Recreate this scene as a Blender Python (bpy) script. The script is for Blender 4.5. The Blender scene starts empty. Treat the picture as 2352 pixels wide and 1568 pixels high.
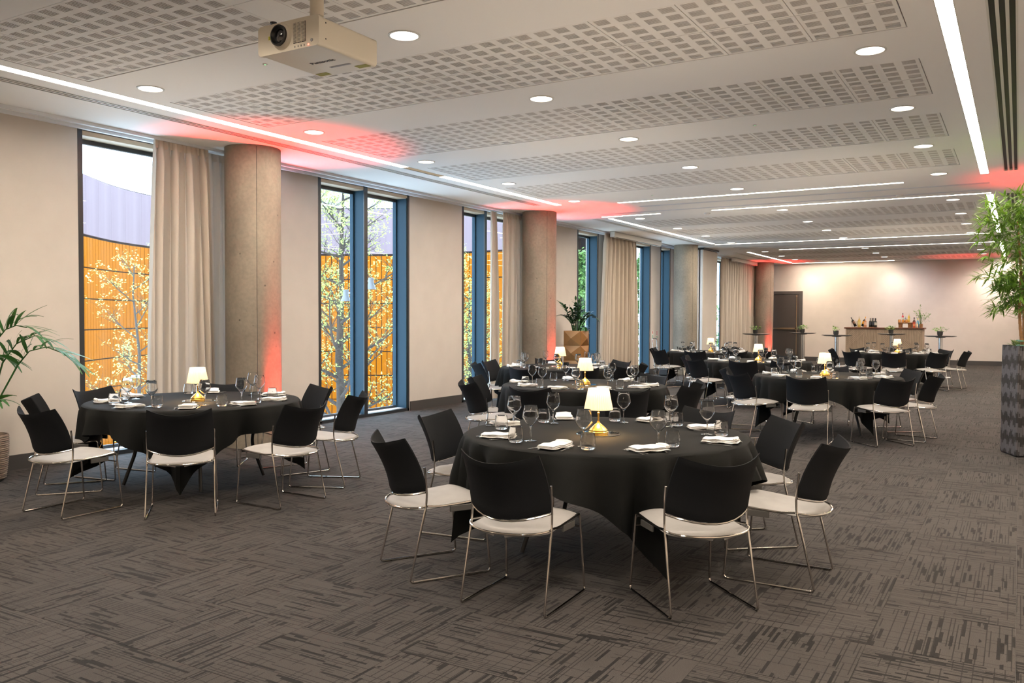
import bpy, math, random
from mathutils import Vector, Matrix
sc = bpy.context.scene
COL = sc.collection
R = math.radians
random.seed(7)
# ------------------------------------------------------------------ camera
cam_d = bpy.data.cameras.new('camera'); cam = bpy.data.objects.new('camera', cam_d); COL.objects.link(cam)
cam_d.sensor_width = 36.0; cam_d.lens = 1954.39 / 2352 * 36.0; cam_d.clip_start = .05; cam_d.clip_end = 400
YAW, PIT, ROL = R(30.791), R(-1.623), R(0.186)
fw = Vector((-math.sin(YAW)*math.cos(PIT), math.cos(YAW)*math.cos(PIT), math.sin(PIT)))
rt = Vector((math.cos(YAW), math.sin(YAW), 0)); up = rt.cross(fw)
rt2 = rt*math.cos(ROL)+up*math.sin(ROL); up2 = -rt*math.sin(ROL)+up*math.cos(ROL)
m = Matrix((rt2, up2, -fw)).transposed().to_4x4(); m.translation = Vector((0, 0, 1.55)); cam.matrix_world = m
sc.camera = cam
# ------------------------------------------------------------------ world, exposure
EXPO, SKY = 0.14, 9.0
DL_W, LED_S, RED_W = 145.0, 44.0, 430.0
w = bpy.data.worlds.new('overcast_sky'); sc.world = w; w.use_nodes = True
nt = w.node_tree; bg = nt.nodes['Background']
bg.inputs['Color'].default_value = (.60, .81, 1.0, 1); bg.inputs['Strength'].default_value = SKY
sc.view_settings.view_transform = 'Standard'; sc.view_settings.look = 'None'
sc.view_settings.exposure = EXPO; sc.view_settings.gamma = 1.0; sc.view_settings.use_curve_mapping = False
cy = sc.cycles
cy.max_bounces = 10; cy.diffuse_bounces = 4; cy.glossy_bounces = 3; cy.transmission_bounces = 10
cy.transparent_max_bounces = 14; cy.caustics_reflective = False; cy.caustics_refractive = False
cy.sample_clamp_indirect = 6.0; cy.use_denoising = True
HC = 3.55; XW = -8.667; XR = 1.17; YB = -3.5; YE = 32.35
# ------------------------------------------------------------------ materials
def mat(name, col, rough=.6, metal=0.0, spec=.5, emit=None, es=0.0, noise=None, bump=None, sheen=0, trans=None):
    M = bpy.data.materials.new(name); M.use_nodes = True; N = M.node_tree.nodes; L = M.node_tree.links
    b = N['Principled BSDF']; b.inputs['Base Color'].default_value = (*col, 1)
    b.inputs['Roughness'].default_value = rough; b.inputs['Metallic'].default_value = metal
    b.inputs['Specular IOR Level'].default_value = spec
    if sheen: b.inputs['Sheen Weight'].default_value = sheen
    if emit: b.inputs['Emission Color'].default_value = (*emit, 1); b.inputs['Emission Strength'].default_value = es
    geo = N.new('ShaderNodeTexCoord')
    if noise:
        sc_, amt = noise[:2]
        n = N.new('ShaderNodeTexNoise'); n.inputs['Scale'].default_value = sc_; n.inputs['Detail'].default_value = 5
        mp = N.new('ShaderNodeMapping')
        if len(noise) > 2: mp.inputs['Scale'].default_value = noise[2]
        L.new(geo.outputs['Object'], mp.inputs[0]); L.new(mp.outputs[0], n.inputs['Vector'])
        cr = N.new('ShaderNodeValToRGB')
        cr.color_ramp.elements[0].position = .3; cr.color_ramp.elements[1].position = .7
        cr.color_ramp.elements[0].color = (*[max(0, c*(1-amt)) for c in col], 1)
        cr.color_ramp.elements[1].color = (*[min(1, c*(1+amt)) for c in col], 1)
        L.new(n.outputs['Fac'], cr.inputs[0]); L.new(cr.outputs[0], b.inputs['Base Color'])
    if bump:
        n2 = N.new('ShaderNodeTexNoise'); n2.inputs['Scale'].default_value = bump[0]; n2.inputs['Detail'].default_value = 3
        L.new(geo.outputs['Object'], n2.inputs['Vector'])
        bp = N.new('ShaderNodeBump'); bp.inputs['Strength'].default_value = bump[1]; bp.inputs['Distance'].default_value = .01
        L.new(n2.outputs['Fac'], bp.inputs['Height']); L.new(bp.outputs[0], b.inputs['Normal'])
    if trans:
        t = N.new('ShaderNodeBsdfTranslucent'); t.inputs[0].default_value = (*trans[1], 1)
        mx = N.new('ShaderNodeMixShader'); mx.inputs[0].default_value = trans[0]
        o = N['Material Output']; L.new(b.outputs[0], mx.inputs[1]); L.new(t.outputs[0], mx.inputs[2]); L.new(mx.outputs[0], o.inputs[0])
    return M
def glassmat(name, tint=(1, 1, 1), rough=.0, edge=.25, ior=1.45, rim=(.9, .93, .95)):
    M = bpy.data.materials.new(name); M.use_nodes = True; N = M.node_tree.nodes; L = M.node_tree.links
    N.remove(N['Principled BSDF']); o = N['Material Output']
    t = N.new('ShaderNodeBsdfTransparent'); t.inputs[0].default_value = (*tint, 1)
    g = N.new('ShaderNodeBsdfGlossy'); g.inputs['Roughness'].default_value = rough; g.inputs[0].default_value = (*rim, 1)
    lw = N.new('ShaderNodeLayerWeight'); lw.inputs[0].default_value = edge
    f = N.new('ShaderNodeFresnel'); f.inputs[0].default_value = ior
    mx = N.new('ShaderNodeMixShader')
    if edge > 0:
        a = N.new('ShaderNodeMath'); a.operation = 'POWER'; a.inputs[1].default_value = 2.5
        L.new(lw.outputs['Facing'], a.inputs[0])
        s = N.new('ShaderNodeMath'); s.operation = 'MULTIPLY_ADD'; s.inputs[1].default_value = .75; s.inputs[2].default_value = .045
        L.new(a.outputs[0], s.inputs[0]); L.new(s.outputs[0], mx.inputs[0])
    else:   # thin pane: symmetric Schlick reflectance from the facing angle
        lw.inputs[0].default_value = .5
        a = N.new('ShaderNodeMath'); a.operation = 'POWER'; a.inputs[1].default_value = 4.5; L.new(lw.outputs['Facing'], a.inputs[0])
        s = N.new('ShaderNodeMath'); s.operation = 'MULTIPLY_ADD'; s.inputs[1].default_value = .6; s.inputs[2].default_value = .035
        L.new(a.outputs[0], s.inputs[0]); L.new(s.outputs[0], mx.inputs[0])
    L.new(t.outputs[0], mx.inputs[1]); L.new(g.outputs[0], mx.inputs[2]); L.new(mx.outputs[0], o.inputs[0])
    return M
M = {}
M['wall'] = mat('wall_covering', (.62, .56, .515), .8, noise=(3, .03), bump=(220, .05))
M['ceil'] = mat('ceiling_paint', (.90, .88, .865), .85)
M['panel'] = mat('ceiling_panel_paint', (.89, .865, .84), .85)
M['void'] = mat('ceiling_void', (.42, .36, .32), .9)
M['dark'] = mat('dark_frame', (.022, .025, .030), .4)
M['skirt'] = mat('skirting_grey', (.055, .052, .052), .5)
M['blue'] = mat('blue_powder_coat', (.016, .042, .064), .55, spec=.2, noise=(1.2, .12, (1, 1, .2)))
M['black'] = mat('black_plastic', (.008, .008, .009), .45)
M['back'] = mat('black_upholstery', (.0100, .0112, .0135), .85, spec=.14, bump=(500, .25))
M['seat'] = mat('cream_upholstery', (.28, .268, .262), .62, noise=(9, .07), bump=(60, .06))
M['chrome'] = mat('chrome', (.66, .62, .58), .13, metal=1)
M['cloth'] = mat('black_linen', (.0082, .0088, .0088), .85, spec=.14, bump=(400, .15))
M['napkin'] = mat('white_linen', (.82, .80, .78), .8, bump=(120, .2))
M['brass'] = mat('brushed_brass', (.83, .52, .13), .25, metal=1)
M['mirror'] = mat('mirror_plate', (.85, .85, .83), .04, metal=1)
M['steel'] = mat('steel', (.50, .50, .51), .24, metal=1)
M['curtain'] = mat('curtain_fabric', (.52, .44, .355), .85, noise=(6, .04, (1, 1, .1)), bump=(180, .12), trans=(.07, (.55, .5, .45)))
M['white'] = mat('white_plastic', (.72, .70, .66), .4)
M['case'] = mat('projector_casing', (.84, .77, .65), .38)
M['lens'] = mat('lens_glass', (.01, .01, .012), .03, spec=1.0)
M['lilac'] = mat('lilac_fascia', (.185, .135, .145), .8, spec=.05, noise=(.6, .06, (4, 4, .1)))
M['orange'] = mat('orange_cladding', (.29, .088, .004), .8, spec=.05, noise=(.5, .09))
M['joint'] = mat('dark_joint', (.03, .012, .006), .8)
M['pale'] = mat('pale_render', (.40, .39, .37), .8)
M['pglass'] = mat('far_window', (.30, .36, .42), .3)
M['ground'] = mat('pale_paving', (.75, .75, .74), .8, noise=(2, .1))
M['bark'] = mat('grey_bark', (.045, .030, .022), .9, noise=(20, .3))
M['leaf_y'] = mat('spring_leaf', (.38, .43, .15), .7, spec=.1, trans=(.5, (.42, .50, .15)), noise=(3, .25))
M['leaf_g'] = mat('green_leaf_outside', (.15, .26, .07), .6, trans=(.4, (.22, .34, .09)), noise=(1.5, .3))
M['palm'] = mat('palm_leaf', (.030, .105, .028), .5, spec=.3, noise=(5, .35), trans=(.12, (.1, .3, .03)))
M['zz'] = mat('glossy_dark_leaf', (.018, .062, .016), .3, noise=(12, .4))
M['bamboo_leaf'] = mat('bamboo_leaf', (.13, .25, .035), .45, noise=(6, .55), trans=(.2, (.3, .5, .05)))
M['cane'] = mat('bamboo_cane', (.34, .17, .06), .5, noise=(8, .25, (1, 1, 3)))
M['herb'] = mat('small_plant_leaf', (.17, .33, .06), .5, noise=(30, .3))
M['succ'] = mat('succulent_leaf', (.07, .20, .14), .5)
M['bronze'] = mat('bronze_lacquer', (.27, .125, .035), .42, metal=.35, noise=(8, .08))
M['darkpot'] = mat('dark_pot', (.045, .042, .042), .6)
M['soil'] = mat('soil', (.03, .02, .012), .95)
M['door'] = mat('door_brown', (.052, .044, .040), .45)
M['doorf'] = mat('door_frame_grey', (.060, .056, .054), .45)
M['bronzebar'] = mat('bronze_hardware', (.50, .36, .24), .3, metal=1)
M['slat'] = mat('weathered_timber', (.36, .275, .205), .65, noise=(14, .14, (1, 1, .25)))
M['slatgap'] = mat('timber_backing', (.10, .065, .045), .85)
M['walnut'] = mat('walnut_top', (.13, .045, .022), .4, noise=(10, .3, (.3, 1, 1)))
M['stump'] = mat('log_wood', (.28, .13, .05), .7, noise=(20, .3))
M['pseal'] = mat('blue_seal', (.045, .075, .13), .5)
M['palum'] = mat('pale_aluminium', (.70, .72, .76), .4)
M['tabletop_hpl'] = mat('dark_laminate', (.05, .05, .052), .25)
M['bag'] = mat('black_bag', (.02, .02, .022), .6)
M['red'] = mat('red_print', (.55, .03, .03), .6)
M['green'] = mat('green_print', (.03, .28, .10), .6)
M['paper'] = mat('white_paper', (.75, .74, .72), .7)
M['yellow'] = mat('yellow_label', (.62, .60, .03), .5)
M['olive'] = mat('olive_label', (.36, .35, .08), .6)
M['greylabel'] = mat('grey_label', (.33, .32, .33), .6)
M['ink'] = mat('grey_ink', (.11, .105, .11), .6)
M['clearplastic'] = mat('clear_plastic', (.09, .088, .085), .25)
def clearglass():
    Q = bpy.data.materials.new('table_glass'); Q.use_nodes = True; N = Q.node_tree.nodes
    N.remove(N['Principled BSDF']); g = N.new('ShaderNodeBsdfGlass'); g.inputs['IOR'].default_value = 1.27; g.inputs['Roughness'].default_value = 0
    L = Q.node_tree.links
    L.new(g.outputs[0], N["Material Output"].inputs[0]); return Q
M['glass'] = clearglass()
M['pane'] = glassmat('window_glass', (.97, .985, 1), .0, 0, 1.5)
def emis(name, col, s):
    Q = bpy.data.materials.new(name); Q.use_nodes = True; N = Q.node_tree.nodes
    N.remove(N['Principled BSDF']); e = N.new('ShaderNodeEmission'); e.inputs[0].default_value = (*col, 1); e.inputs[1].default_value = s
    Q.node_tree.links.new(e.outputs[0], N['Material Output'].inputs[0]); return Q
M['led'] = emis('led_diffuser', (1, .87, .70), LED_S)
M['ledsoft'] = emis('led_diffuser_soft', (1, .87, .70), 26)
M['leddim'] = emis('unlit_diffuser', (1, .80, .55), .35)
M['dl'] = emis('downlight_lens', (1, .90, .76), 9)
M['redled'] = emis('red_led', (1, .06, .04), 14)
M['greenled'] = emis('green_led', (.15, 1, .3), 3)
def shade_mat():
    Q = mat('pleated_shade', (.85, .70, .45), .8); b = Q.node_tree.nodes['Principled BSDF']
    b.inputs['Emission Color'].default_value = (1, .80, .46, 1); b.inputs['Emission Strength'].default_value = .45
    N = Q.node_tree.nodes; L = Q.node_tree.links; t = N.new('ShaderNodeBsdfTranslucent'); t.inputs[0].default_value = (.030, .026, .018, 1)
    ad = N.new('ShaderNodeAddShader'); L.new(b.outputs[0], ad.inputs[0]); L.new(t.outputs[0], ad.inputs[1]); L.new(ad.outputs[0], N['Material Output'].inputs[0])
    return Q
M['shade'] = shade_mat()
def concrete():
    Q = mat('board_marked_concrete', (.225, .195, .155), .72, noise=(1.6, .22, (1, 1, .7)), bump=(25, .12))
    N = Q.node_tree.nodes; L = Q.node_tree.links; b = N['Principled BSDF']
    src = b.inputs['Base Color'].links[0].from_socket
    v = N.new('ShaderNodeTexVoronoi'); v.inputs['Scale'].default_value = 5.5
    tc = N.new('ShaderNodeTexCoord'); L.new(tc.outputs['Object'], v.inputs['Vector'])
    cr = N.new('ShaderNodeValToRGB'); cr.color_ramp.elements[0].position = .045; cr.color_ramp.elements[1].position = .09
    cr.color_ramp.elements[0].color = (.35, .35, .35, 1); cr.color_ramp.elements[1].color = (1, 1, 1, 1)
    L.new(v.outputs['Distance'], cr.inputs[0])
    n = N.new('ShaderNodeTexNoise'); n.inputs['Scale'].default_value = 26; n.inputs['Detail'].default_value = 6
    L.new(tc.outputs['Object'], n.inputs['Vector'])
    c2 = N.new('ShaderNodeValToRGB'); c2.color_ramp.elements[0].position = .35; c2.color_ramp.elements[1].position = .62
    c2.color_ramp.elements[0].color = (.90, .90, .90, 1); c2.color_ramp.elements[1].color = (1.04, 1.04, 1.04, 1)
    L.new(n.outputs['Fac'], c2.inputs[0])
    m1 = N.new('ShaderNodeMix'); m1.data_type = 'RGBA'; m1.blend_type = 'MULTIPLY'; m1.inputs[0].default_value = 1
    m2 = N.new('ShaderNodeMix'); m2.data_type = 'RGBA'; m2.blend_type = 'MULTIPLY'; m2.inputs[0].default_value = 1
    L.new(src, m1.inputs[6]); L.new(cr.outputs[0], m1.inputs[7]); L.new(m1.outputs[2], m2.inputs[6]); L.new(c2.outputs[0], m2.inputs[7])
    L.new(m2.outputs[2], b.inputs['Base Color'])
    return Q
M['concrete'] = concrete()
TX, TY, TX0, TY0 = .612, .61, -.60, 4.31
def carpet():
    Q = bpy.data.materials.new('carpet_tile'); Q.use_nodes = True; N = Q.node_tree.nodes; L = Q.node_tree.links
    b = N['Principled BSDF']; b.inputs['Roughness'].default_value = .85; b.inputs['Specular IOR Level'].default_value = .12
    b.inputs['Sheen Weight'].default_value = .04
    g = N.new('ShaderNodeNewGeometry'); s = N.new('ShaderNodeSeparateXYZ'); L.new(g.outputs['Position'], s.inputs[0])
    def mth(op, a, bb=None, c=None):
        n = N.new('ShaderNodeMath'); n.operation = op
        for i, v in enumerate((a, bb, c)):
            if v is None: continue
            if isinstance(v, (int, float)): n.inputs[i].default_value = v
            else: L.new(v, n.inputs[i])
        return n.outputs[0]
    u = mth('DIVIDE', mth('SUBTRACT', s.outputs[0], TX0), TX); v = mth('DIVIDE', mth('SUBTRACT', s.outputs[1], TY0), TY)
    iu, iv = mth('FLOOR', u), mth('FLOOR', v)
    par = mth('MODULO', mth('ADD', mth('ADD', iu, iv), 200), 2)
    fu, fv = mth('FRACT', u), mth('FRACT', v)
    # a = across the stripes, l = along them
    a = mth('ADD', mth('MULTIPLY', fu, mth('SUBTRACT', 1, par)), mth('MULTIPLY', fv, par))
    l = mth('ADD', mth('MULTIPLY', fv, mth('SUBTRACT', 1, par)), mth('MULTIPLY', fu, par))
    tid = mth('ADD', mth('MULTIPLY', iu, 17.3), mth('MULTIPLY', iv, 5.7))
    def cells(na, nl, seed, jit=True):
        ca = mth('FLOOR', mth('MULTIPLY', a, na))
        w1 = N.new('ShaderNodeTexWhiteNoise'); w1.noise_dimensions = '2D'
        cv = N.new('ShaderNodeCombineXYZ'); L.new(mth('ADD', ca, seed), cv.inputs[0]); L.new(tid, cv.inputs[1]); L.new(cv.outputs[0], w1.inputs['Vector'])
        cl = mth('FLOOR', mth('ADD', mth('MULTIPLY', l, nl), mth('MULTIPLY', w1.outputs['Value'], 5)))
        w2 = N.new('ShaderNodeTexWhiteNoise'); w2.noise_dimensions = '3D'
        cv2 = N.new('ShaderNodeCombineXYZ'); L.new(ca, cv2.inputs[0]); L.new(cl, cv2.inputs[1]); L.new(mth('ADD', tid, seed*3.1), cv2.inputs[2])
        L.new(cv2.outputs[0], w2.inputs['Vector']); return w2.outputs['Value']
    rnd_tile = N.new('ShaderNodeTexWhiteNoise'); rnd_tile.noise_dimensions = '1D'; L.new(tid, rnd_tile.inputs['W'])
    # density varies gently over the tile
    nz = N.new('ShaderNodeTexNoise'); nz.inputs['Scale'].default_value = 3.2; nz.inputs['Detail'].default_value = 1; L.new(g.outputs['Position'], nz.inputs['Vector'])
    dens = mth('MULTIPLY', nz.outputs['Fac'], .42)
    thick = mth('LESS_THAN', cells(40, 4, 1.0), mth('MULTIPLY', dens, .75))
    thin_line = mth('LESS_THAN', mth('FRACT', mth('MULTIPLY', a, 34)), .30)
    thin = mth('MULTIPLY', thin_line, mth('LESS_THAN', cells(34, 1.6, 9.0), mth('ADD', dens, .30)))
    cross_line = mth('LESS_THAN', mth('FRACT', mth('MULTIPLY', l, 15)), .13)
    ca2 = mth('FLOOR', mth('MULTIPLY', l, 15)); cb2 = mth('FLOOR', mth('MULTIPLY', a, 5))
    w3 = N.new('ShaderNodeTexWhiteNoise'); w3.noise_dimensions = '3D'; cv3 = N.new('ShaderNodeCombineXYZ')
    L.new(ca2, cv3.inputs[0]); L.new(cb2, cv3.inputs[1]); L.new(tid, cv3.inputs[2]); L.new(cv3.outputs[0], w3.inputs['Vector'])
    cross = mth('MULTIPLY', cross_line, mth('LESS_THAN', w3.outputs['Value'], .5))
    dark = mth('MINIMUM', mth('ADD', mth('ADD', thick, mth('MULTIPLY', thin, .8)), mth('MULTIPLY', cross, .7)), 1)
    n2 = N.new('ShaderNodeTexNoise'); n2.inputs['Scale'].default_value = 330; n2.inputs['Detail'].default_value = 2; L.new(g.outputs['Position'], n2.inputs['Vector'])
    n3 = N.new('ShaderNodeTexNoise'); n3.inputs['Scale'].default_value = 1.1; L.new(g.outputs['Position'], n3.inputs['Vector'])
    br = mth('MULTIPLY', mth('ADD', mth('MULTIPLY', n2.outputs['Fac'], 1.9), .05), mth('ADD', mth('MULTIPLY', n3.outputs['Fac'], .3), .86))
    br = mth('MULTIPLY', br, mth('ADD', mth('MULTIPLY', rnd_tile.outputs['Value'], .14), .93))
    mx = N.new('ShaderNodeMix'); mx.data_type = 'RGBA'; L.new(dark, mx.inputs[0])
    mx.inputs[6].default_value = (.0455, .0410, .0395, 1); mx.inputs[7].default_value = (.0095, .0088, .0092, 1)
    mu = N.new('ShaderNodeVectorMath'); mu.operation = 'SCALE'; L.new(mx.outputs[2], mu.inputs[0]); L.new(br, mu.inputs['Scale'])
    L.new(mu.outputs[0], b.inputs['Base Color'])
    bp = N.new('ShaderNodeBump'); bp.inputs['Strength'].default_value = .35; bp.inputs['Distance'].default_value = .004
    L.new(n2.outputs['Fac'], bp.inputs['Height']); L.new(bp.outputs[0], b.inputs['Normal'])
    return Q
M['carpet'] = carpet()
M['white2'] = mat('pale_wall_paint', (.88, .80, .71), .8)
def ikat():
    Q = mat('zigzag_ridged_pot', (.1, .1, .1), .6); N = Q.node_tree.nodes; L = Q.node_tree.links; b = N['Principled BSDF']
    tc = N.new('ShaderNodeTexCoord'); s = N.new('ShaderNodeSeparateXYZ'); L.new(tc.outputs['Object'], s.inputs[0])
    def mth(op, a, bb=None):
        n = N.new('ShaderNodeMath'); n.operation = op
        for i, v in enumerate((a, bb)):
            if v is None: continue
            if isinstance(v, (int, float)): n.inputs[i].default_value = v
            else: L.new(v, n.inputs[i])
        return n.outputs[0]
    st = mth('ADD', mth('FLOOR', mth('MULTIPLY', s.outputs[0], 52)), mth('MULTIPLY', mth('FLOOR', mth('MULTIPLY', s.outputs[1], 52)), 1.0))
    wv = mth('MULTIPLY', mth('PINGPONG', st, 4), .022)
    wn = N.new('ShaderNodeTexWhiteNoise'); wn.noise_dimensions = '1D'; L.new(st, wn.inputs['W'])
    z = mth('ADD', mth('ADD', s.outputs[2], wv), mth('MULTIPLY', wn.outputs['Value'], .05))
    k = mth('LESS_THAN', mth('FRACT', mth('DIVIDE', z, .215)), .5)
    mx = N.new('ShaderNodeMix'); mx.data_type = 'RGBA'; L.new(k, mx.inputs[0])
    mx.inputs[6].default_value = (.090, .088, .100, 1); mx.inputs[7].default_value = (.022, .020, .021, 1)
    L.new(mx.outputs[2], b.inputs['Base Color']); return Q
M['ikat'] = ikat()
def weave():
    Q = mat('ribbed_bark_pot', (.27, .21, .165), .85, noise=(14, .45, (1, 1, 6)), bump=(40, .5)); return Q
M['weave'] = weave()
# ------------------------------------------------------------------ mesh helpers
class MB:
    def __init__(s): s.v = []; s.f = []; s.mi = []; s.cm = 0
    def add(s, vs, fs):
        o = len(s.v); s.v += [tuple(p) for p in vs]; s.f += [tuple(i+o for i in f) for f in fs]; s.mi += [s.cm]*len(fs); return s
    def box(s, x0, x1, y0, y1, z0, z1):
        vs = [(x, y, z) for z in (z0, z1) for y in (y0, y1) for x in (x0, x1)]
        return s.add(vs, [(0, 2, 3, 1), (4, 5, 7, 6), (0, 1, 5, 4), (2, 6, 7, 3), (0, 4, 6, 2), (1, 3, 7, 5)])
    def bevbox(s, x0, x1, y0, y1, z0, z1, b):
        # chamfered box
        vs = []
        for (zz, i) in ((z0, b), (z0+b, 0), (z1-b, 0), (z1, b)):
            xx0, xx1, yy0, yy1 = x0+i, x1-i, y0+i, y1-i
            vs += [(xx0+b, yy0, zz), (xx1-b, yy0, zz), (xx1, yy0+b, zz), (xx1, yy1-b, zz), (xx1-b, yy1, zz), (xx0+b, yy1, zz), (xx0, yy1-b, zz), (xx0, yy0+b, zz)]
        fs = [tuple(range(7, -1, -1)), tuple(range(24, 32))]
        for r in range(3):
            for k in range(8): a = r*8+k; c = r*8+(k+1) % 8; fs.append((a, c, c+8, a+8))
        return s.add(vs, fs)
    def quad(s, a, b, c, d): return s.add([a, b, c, d], [(0, 1, 2, 3)])
    def tube(s, pts, r, n=8, closed=False, cap=True):
        P = [Vector(p) for p in pts]; k = len(P); rs = r if isinstance(r, (list, tuple)) else [r]*k
        nrm = None; vs = []
        for i in range(k):
            if closed: t = P[(i+1) % k]-P[i-1]
            else: t = P[min(i+1, k-1)]-P[max(i-1, 0)]
            if t.length < 1e-9: t = Vector((0, 0, 1))
            t.normalize()
            if nrm is None:
                nrm = t.orthogonal().normalized()
            else:
                nrm = (nrm-t*nrm.dot(t))
                if nrm.length < 1e-6: nrm = t.orthogonal()
                nrm.normalize()
            bn = t.cross(nrm)
            for j in range(n):
                a = 2*math.pi*j/n; vs.append(P[i]+(nrm*math.cos(a)+bn*math.sin(a))*rs[i])
        fs = []
        for i in range(k if closed else k-1):
            for j in range(n):
                a = i*n+j; b = i*n+(j+1) % n; i2 = (i+1) % k
                fs.append((a, b, i2*n+(j+1) % n, i2*n+j))
        if cap and not closed: fs += [tuple(range(n-1, -1, -1)), tuple((k-1)*n+j for j in range(n))]
        return s.add(vs, fs)
    def lathe(s, prof, n=24, c=(0, 0, 0), capb=True, capt=False, ph=0, rf=None):
        vs = []
        for (r, z) in prof:
            for j in range(n):
                a = 2*math.pi*j/n+ph; rr = r*(rf(j) if rf else 1); vs.append((c[0]+rr*math.cos(a), c[1]+rr*math.sin(a), c[2]+z))
        fs = []
        for i in range(len(prof)-1):
            for j in range(n): fs.append((i*n+j, i*n+(j+1) % n, (i+1)*n+(j+1) % n, (i+1)*n+j))
        if capb: fs.append(tuple(range(n-1, -1, -1)))
        if capt: fs.append(tuple((len(prof)-1)*n+j for j in range(n)))
        return s.add(vs, fs)
    def grid(s, rows):
        nu = len(rows[0]); vs = [p for r in rows for p in r]; fs = []
        for i in range(len(rows)-1):
            for j in range(nu-1): fs.append((i*nu+j, i*nu+j+1, (i+1)*nu+j+1, (i+1)*nu+j))
        return s.add(vs, fs)
    def xf(s, Mx, start=0):
        for i in range(start, len(s.v)): s.v[i] = tuple(Mx @ Vector(s.v[i]))
        return s
    def build(s, name, m, parent=None, smooth=False, loc=None, extra=()):
        me = bpy.data.meshes.new(name); me.from_pydata(s.v, [], s.f); me.materials.append(M[m] if isinstance(m, str) else m)
        for e in extra: me.materials.append(M[e])
        if extra: me.polygons.foreach_set('material_index', s.mi)
        if smooth:
            me.polygons.foreach_set('use_smooth', [True]*len(me.polygons))
            try: me.set_sharp_from_angle(angle=R(38))
            except Exception: pass
        me.update(); o = bpy.data.objects.new(name, me); COL.objects.link(o)
        if parent is not None: o.parent = parent
        if loc: o.location = loc
        return o
def tag(o, label, cat, group=None, kind=None):
    o['label'] = label; o['category'] = cat
    if group: o['group'] = group
    if kind: o['kind'] = kind
    return o
def empty(name, loc, label=None, cat=None, rz=0, group=None):
    o = bpy.data.objects.new(name, None); COL.objects.link(o); o.location = loc; o.rotation_euler = (0, 0, rz); o.empty_display_size = .1
    if label: tag(o, label, cat, group)
    return o
def kids(o, _c={}): return [c for c in COL.objects if c.parent == o]
def protos(o): return [(c, [(g) for g in kids(c)]) for c in kids(o)]
def copy_tree(o, tree, loc, rz, label, group=None, rot=None):
    c = o.copy(); COL.objects.link(c); c.location = loc; c.rotation_euler = rot if rot else (0, 0, rz); c['label'] = label
    if group: c['group'] = group
    for ch, gs in tree:
        k = ch.copy(); COL.objects.link(k); k.parent = c
        for g in gs: q = g.copy(); COL.objects.link(q); q.parent = k
    return c
def struct(o): o['kind'] = 'structure'; return o
def place(o, tree, first, loc, rz, label, group=None):
    if first: o.location = loc; o.rotation_euler = (0, 0, rz); o['label'] = label; return o
    return copy_tree(o, tree, loc, rz, label, group)
# ------------------------------------------------------------------ floor with carpet tiles
fl = struct(MB().box(XW-.35, XR+.1, YB-.1, YE+.1, -.12, -.004).build('floor', 'darkpot'))
cand = []
iu0, iu1 = math.floor((XW-TX0)/TX), math.ceil((XR-TX0)/TX)
iv0, iv1 = math.floor((YB-TY0)/TY), math.ceil((YE-TY0)/TY)
for iu in range(iu0, iu1):
    for iv in range(iv0, iv1):
        x0, x1 = max(XW, TX0+iu*TX), min(XR, TX0+(iu+1)*TX); y0, y1 = max(YB, TY0+iv*TY), min(YE, TY0+(iv+1)*TY)
        if x1-x0 < .02 or y1-y0 < .02: continue
        c = Vector(((x0+x1)/2, (y0+y1)/2, -1.55)); zc = c.dot(fw); inv = zc > .5 and abs(c.dot(rt2)/zc) < .66 and -c.dot(up2)/zc < .47
        cand.append((0 if inv else 1, c.length, x0, x1, y0, y1))
cand.sort()
tm = None; rest = MB(); g = .0009
for k, (a, d, x0, x1, y0, y1) in enumerate(cand):
    full = abs(x1-x0-TX) < 1e-4 and abs(y1-y0-TY) < 1e-4
    if k < 300:
        if full and tm is not None:
            o = bpy.data.objects.new('carpet_tile', tm); COL.objects.link(o); o.parent = fl; o.location = ((x0+x1)/2, (y0+y1)/2, 0)
        else:
            hx, hy = (x1-x0)/2, (y1-y0)/2
            o = MB().box(-hx+g, hx-g, -hy+g, hy-g, -.0045, 0).build('carpet_tile', 'carpet', fl, loc=((x0+x1)/2, (y0+y1)/2, 0))
            if full: tm = o.data
    else: rest.box(x0+g, x1-g, y0+g, y1-g, -.0045, 0)
rest.build('carpet_tiles', 'carpet', fl)['kind'] = 'stuff'
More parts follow.
